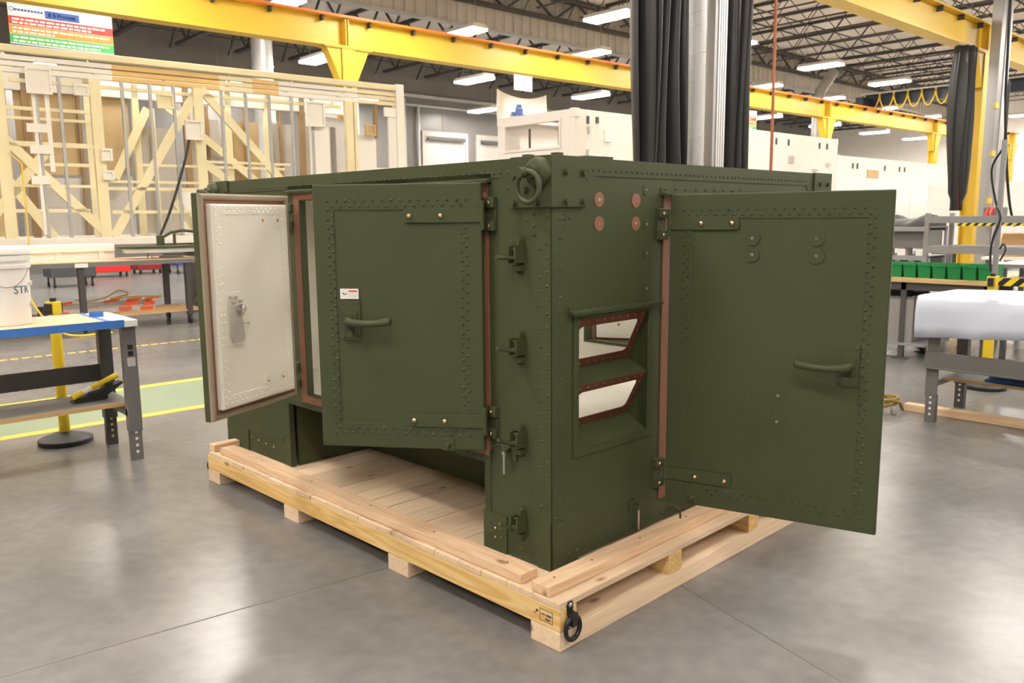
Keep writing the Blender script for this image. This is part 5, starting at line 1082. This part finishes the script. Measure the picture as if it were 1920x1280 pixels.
# ================================================================== RIGHT: BIN BENCH, RACKS
kb = thing('bin_workbench', (6.9, 0.6, 0), 0, 'steel workbench with wooden top carrying the green bins', 'workbench')
K0 = (6.9, 0.6)
def k_(x0, x1, y0, y1, z0, z1): return MB().box(x0-K0[0], x1-K0[0], y0-K0[1], y1-K0[1], z0, z1)
k_(6.58, 7.30, 0.60, 2.9, 0.80, 0.845).build('bench_top', 'benchtop_y', kb, bevel=0.004)
k_(6.62, 6.66, 0.64, 2.88, 0.72, 0.80).box(7.22-K0[0], 7.26-K0[0], 0.64-K0[1], 2.88-K0[1], 0.72, 0.80).build('apron', 'bench_dark', kb)
k_(6.60, 7.28, 1.22, 2.88, 0.145, 0.17).build('lower_shelf', 'rack_grey', kb)
k_(6.64, 7.24, 1.36, 1.38, 0.17, 0.66).box(6.64-K0[0], 7.24-K0[0], 1.38-K0[1], 2.4-K0[1], 0.62, 0.645).box(7.22-K0[0], 7.24-K0[0], 1.38-K0[1], 2.4-K0[1], 0.17, 0.62).build('cabinet_shell', 'bench_grey', kb)
k_(6.635, 6.65, 1.36, 2.4, 0.17, 0.62).build('cabinet_front', 'steel_dull', kb)
for (x, y) in ((6.62, 1.44), (6.62, 2.8), (7.2, 1.44), (7.2, 2.8), (6.62, 0.66), (7.2, 0.66)):
    l = k_(x, x+0.05, y, y+0.05, 0.012, 0.80).build('leg', 'bench_dark', kb); k_(x-0.04, x+0.09, y-0.04, y+0.09, 0, 0.012).build('foot_plate', 'bench_dark', l)
def open_bin(name, x0, x1, y0, y1, z0, h, m, label, group):
    t = 0.006; w2, d2 = (x1-x0)/2, (y1-y0)/2; o = thing(name, ((x0+x1)/2, (y0+y1)/2, z0), 0, label, 'bin', group)
    q = 0.86
    b0 = [(-w2*q, -d2*q), (w2*q, -d2*q), (w2*q, d2*q), (-w2*q, d2*q)]; t0 = [(-w2, -d2), (w2, -d2), (w2, d2), (-w2, d2)]
    ti = [(a*0.93, c*0.93) for a, c in t0]; bi = [(a*0.92, c*0.92) for a, c in b0]
    V = [(a, c, 0) for a, c in b0] + [(a, c, h) for a, c in t0] + [(a, c, h) for a, c in ti] + [(a, c, t) for a, c in bi]
    F = [(3, 2, 1, 0), (12, 13, 14, 15)]
    for k in range(4):
        j = (k+1) % 4; F += [(k, j, 4+j, 4+k), (4+k, 4+j, 8+j, 8+k), (8+k, 8+j, 12+j, 12+k)]
    mm = MB(); mm._add(V, F); mm.build('tub', m, o)
    MB().grid('z', [-w2-0.006, -w2*0.94, w2*0.94, w2+0.006], [-d2-0.002, -d2*0.94, d2*0.94, d2+0.002], lambda x, y: abs(x) < w2*0.94 and abs(y) < d2*0.94, h-0.022, h).build('rim', m, o)
    return o
ys = [0.655+0.142*k for k in range(8)]
for k, y in enumerate(ys):
    open_bin('parts_bin', 6.64, 6.98, y, y+0.130, 0.8455, 0.145, 'bin_green', ['rightmost green parts bin on the wooden bench', 'second green parts bin from the right on the wooden bench', 'third green parts bin from the right', 'fourth green parts bin from the right', 'fifth green parts bin from the right', 'sixth green parts bin from the right', 'leftmost fully visible part of the green bin row', 'green parts bin hidden behind the open door edge'][k], 'green parts bins on the wooden bench')
open_bin('black_crate', 6.70, 7.1, 1.40, 1.85, 0.6455, 0.07, 'black_plastic', 'black crate under the wooden bench top', 'crates under the bench')
# shelving rack
def rack(loc, L, D, zs, H, label, every=None, mm='rack_grey'):
    r = thing('metal_rack', loc, 0, label, 'rack')
    for x in (0, D-0.045):
        for y in (0, L-0.045): MB().box(x, x+0.045, y, y+0.045, 0, H).build('upright', mm, r)
    for z in zs:
        MB().box(0.0, D, 0.0, L, z, z+0.012).box(-0.003, 0.0, 0, L, z-0.06, z+0.012).box(D, D+0.003, 0, L, z-0.06, z+0.012).build('shelf', mm, r)
    return r
rack((7.45, -0.9, 0), 2.52, 0.75, (0.40, 1.125, 1.452), 1.50, 'grey metal shelving rack behind the green bins')
rk = rack((11.9, 3.30, 0), 1.9, 0.9, (0.55, 0.80, 1.27), 1.29, 'grey metal rack holding folded black sheets', mm='rack_grey')
MB().box(0.1, 0.8, 0.05, 1.85, 0.93, 1.21).build('side_panel', 'bench_grey', rk)
m = MB(); V = []; F = []
nx, ny = 10, 44
for i in range(ny+1):
    for j in range(nx+1):
        a = pi*j/nx; y = 1.85*i/ny
        V.append((0.45-0.40*cos(a)*(0.9+0.1*sin(7*y)), y, 0.0 + sin(a)*(0.15+0.035*sin(11*y)+0.025*sin(23*y+j))))
m._add(V, [(i*(nx+1)+j, i*(nx+1)+j+1, (i+1)*(nx+1)+j+1, (i+1)*(nx+1)+j) for i in range(ny) for j in range(nx)] + [tuple(range(nx+1)), tuple(range((ny+1)*(nx+1)-1, ny*(nx+1)-1, -1)), ] + [(i*(nx+1), (i+1)*(nx+1), (i+1)*(nx+1)+nx, i*(nx+1)+nx) for i in range(ny)])
tag(m.build('folded_tarp', 'black_plastic', loc=(11.9, 3.30, 1.2825), smooth=70), 'crumpled black plastic tarp heaped on the grey rack', 'tarp')
for k in range(6):
    tag(MB().box(0, 0.3, 0, 0.13, 0, 0.108).build('white_carton', 'paper_white', loc=(12.0, 3.36+0.30*k, 0.8125), bevel=0.004), ['first', 'second', 'third', 'fourth', 'fifth', 'sixth'][5-k] + ' white carton from the left on the grey rack', 'carton', 'white cartons on the grey rack')
for k in range(8):
    w_ = thing('caster_wheel', (12.0, 3.45+0.22*k, 0.562), 0, ['first', 'second', 'third', 'fourth', 'fifth', 'sixth', 'seventh', 'eighth'][7-k] + ' red and black caster wheel from the left on the rack', 'wheel', 'caster wheels on the grey rack')
    MB().torus((0, 0, 0.10), (1, 0.3*(k % 3-1), 0), 0.065, 0.026, 18, 8).build('tyre', 'black_plastic', w_, smooth=60)
    MB().cyl((-0.02, 0, 0.10), (0.02, 0, 0.10), 0.045, 14).build('hub', 'cart_red', w_, smooth=40)
# post with yellow sleeve and striped barrier
ps = thing('utility_post', (6.5, 0.590, 0), 0, 'grey aluminium utility post with yellow sleeve', 'post')
MB().box(-0.019, 0.019, -0.019, 0.019, 0, 2.16).build('mast', 'rack_grey', ps)
MB().box(-0.034, 0.034, -0.034, 0.034, 0.0, 0.91).build('sleeve', 'post_yellow', ps, bevel=0.003)
MB().tube(cr([(-0.01, 0.0, 2.1), (0.02, 0.10, 1.9), (0.0, 0.04, 1.6), (-0.03, -0.02, 1.45), (-0.03, 0.02, 1.3), (-0.03, 0.04, 1.15), (-0.03, 0.03, 0.95)]), 0.010, 8).build('cable', 'cable_black', ps, smooth=60)
MB().tube(cr([(-0.02, -0.03, 1.16), (-0.02, -0.06, 1.21), (-0.02, -0.08, 1.15), (-0.02, -0.04, 1.05)]), 0.008, 8).build('cable_loop', 'cable_black', ps, smooth=60)
tag(MB().box(6.49, 6.5, -1.9, 0.555, 0.82, 0.895).build('barrier_tape', 'hazard_tape'), 'yellow and black striped barrier tape right of the utility post', 'tape')
tag(MB().box(14.0, 14.01, -1.0, 3.6, 1.27, 1.37).build('barrier_tape', 'hazard_tape'), 'yellow and black striped barrier tape strung behind the metal shelving', 'tape')
# far yellow column fittings (control boxes, labels, cartons)
cb = thing('control_cluster', (17.6, 4.25, 0), 0, 'cluster of control boxes and hoses strapped to the yellow column', 'controls')
MB().box(-0.15, 0.45, -0.25, 0.05, 1.25, 1.62).build('control_box', 'bench_grey', cb, bevel=0.02)
MB().box(-0.1, 0.12, -0.32, -0.25, 0.65, 1.05).build('notice_sheet', 'paper_white', cb); MB().box(0.2, 0.34, -0.30, -0.22, 0.4, 1.0).build('notice_sheet', 'paper_white', cb)
MB().tube([(-0.9, -0.2, 1.3), (-0.75, -0.25, 1.62), (-0.6, -0.2, 1.45), (-0.4, -0.22, 1.62), (-0.25, -0.2, 1.4)], 0.02, 8).build('red_hose', 'cart_red', cb, smooth=60)
MB().lathe([(0.10, 0), (0.14, 0.05), (0.14, 0.15), (0.10, 0.2)], (0.75, -0.1, 0.55), 16, (0, 0, 1)).build('red_reel', 'cart_red', cb, smooth=40)
MB().lathe([(0.10, 0), (0.14, 0.05), (0.14, 0.15), (0.10, 0.2)], (1.35, -0.1, 0.65), 16, (0, 0, 1)).build('red_reel', 'cart_red', cb, smooth=40)
def carton(loc, s, label, rz=0):
    o = thing('cardboard_box', loc, rz, label, 'box'); MB().box(-s/2, s/2, -s/2, s/2, 0, s*0.8).build('carton', 'cardboard', o)
    for k in range(2):
        sg = 1 if k else -1
        MB().prism([(sg*s/2, s*0.8), (sg*s*0.95, s*1.05), (sg*s*0.95, s*1.07), (sg*s/2, s*0.82)], (0, s, 0), (1, 0, 0), (0, 0, 1), (0, -s/2, 0)).build('flap', 'cardboard', o)
    return o
bt = thing('low_table', (12.5, 1.6, 0), 0, 'low white table behind the metal shelving', 'table')
MB().box(-0.5, 0.5, -1.6, 0.9, 0.78, 0.82).build('table_top', 'laminate_white', bt)
for x in (-0.45, 0.40):
    for y in (-1.5, 0.8): MB().box(x, x+0.05, y, y+0.05, 0, 0.78).build('leg', 'bench_grey', bt)
carton((12.4, 2.2, 0.8205), 0.34, 'open cardboard box left of the utility post', 0.4); carton((12.4, 1.55, 0.8205), 0.36, 'open cardboard box right of the utility post', 1.1)
wbd = thing('whiteboard', (13.6, 1.75, 0), 0, 'white planning board with ruled lines at far right', 'whiteboard')
MB().box(0, 0.03, -1.6, 0.62, 0.75, 1.92).build('board', 'paper_white', wbd); MB().box(-0.01, 0.0, -1.6, 0.64, 1.92, 1.95).box(-0.01, 0, 0.61, 0.64, 0.72, 1.95).build('frame', 'aluminium', wbd)
for y in (0.30, -0.1, -0.5): MB().box(-0.002, 0, y, y+0.012, 0.76, 1.9).build('ruled_line', 'tape_blue', wbd)
for z in (1.2, 1.5): MB().box(-0.002, 0, -1.5, 0.6, z, z+0.006).build('ruled_line', 'foam_grey', wbd)
for y in (0.55, -1.5): MB().box(0.0, 0.04, y-0.02, y+0.02, 0, 0.76).box(-0.3, 0.3, y-0.02, y+0.02, 0, 0.03).build('stand_leg', 'aluminium', wbd)
tbl2 = thing('white_worktable', (8.95, 0.4, 0), 0, 'white topped worktable right of the utility post', 'table')
MB().box(-0.45, 0.5, -2.2, 0.85, 0.87, 0.915).build('table_top', 'laminate_white', tbl2, bevel=0.004)
for x in (-0.4, 0.4):
    for y in (-2.1, 0.75): MB().box(x, x+0.05, y, y+0.05, 0, 0.87).build('leg', 'bench_grey', tbl2)
MB().box(-0.4, 0.45, -2.1, 0.8, 0.70, 0.72).build('shelf', 'rack_grey', tbl2)
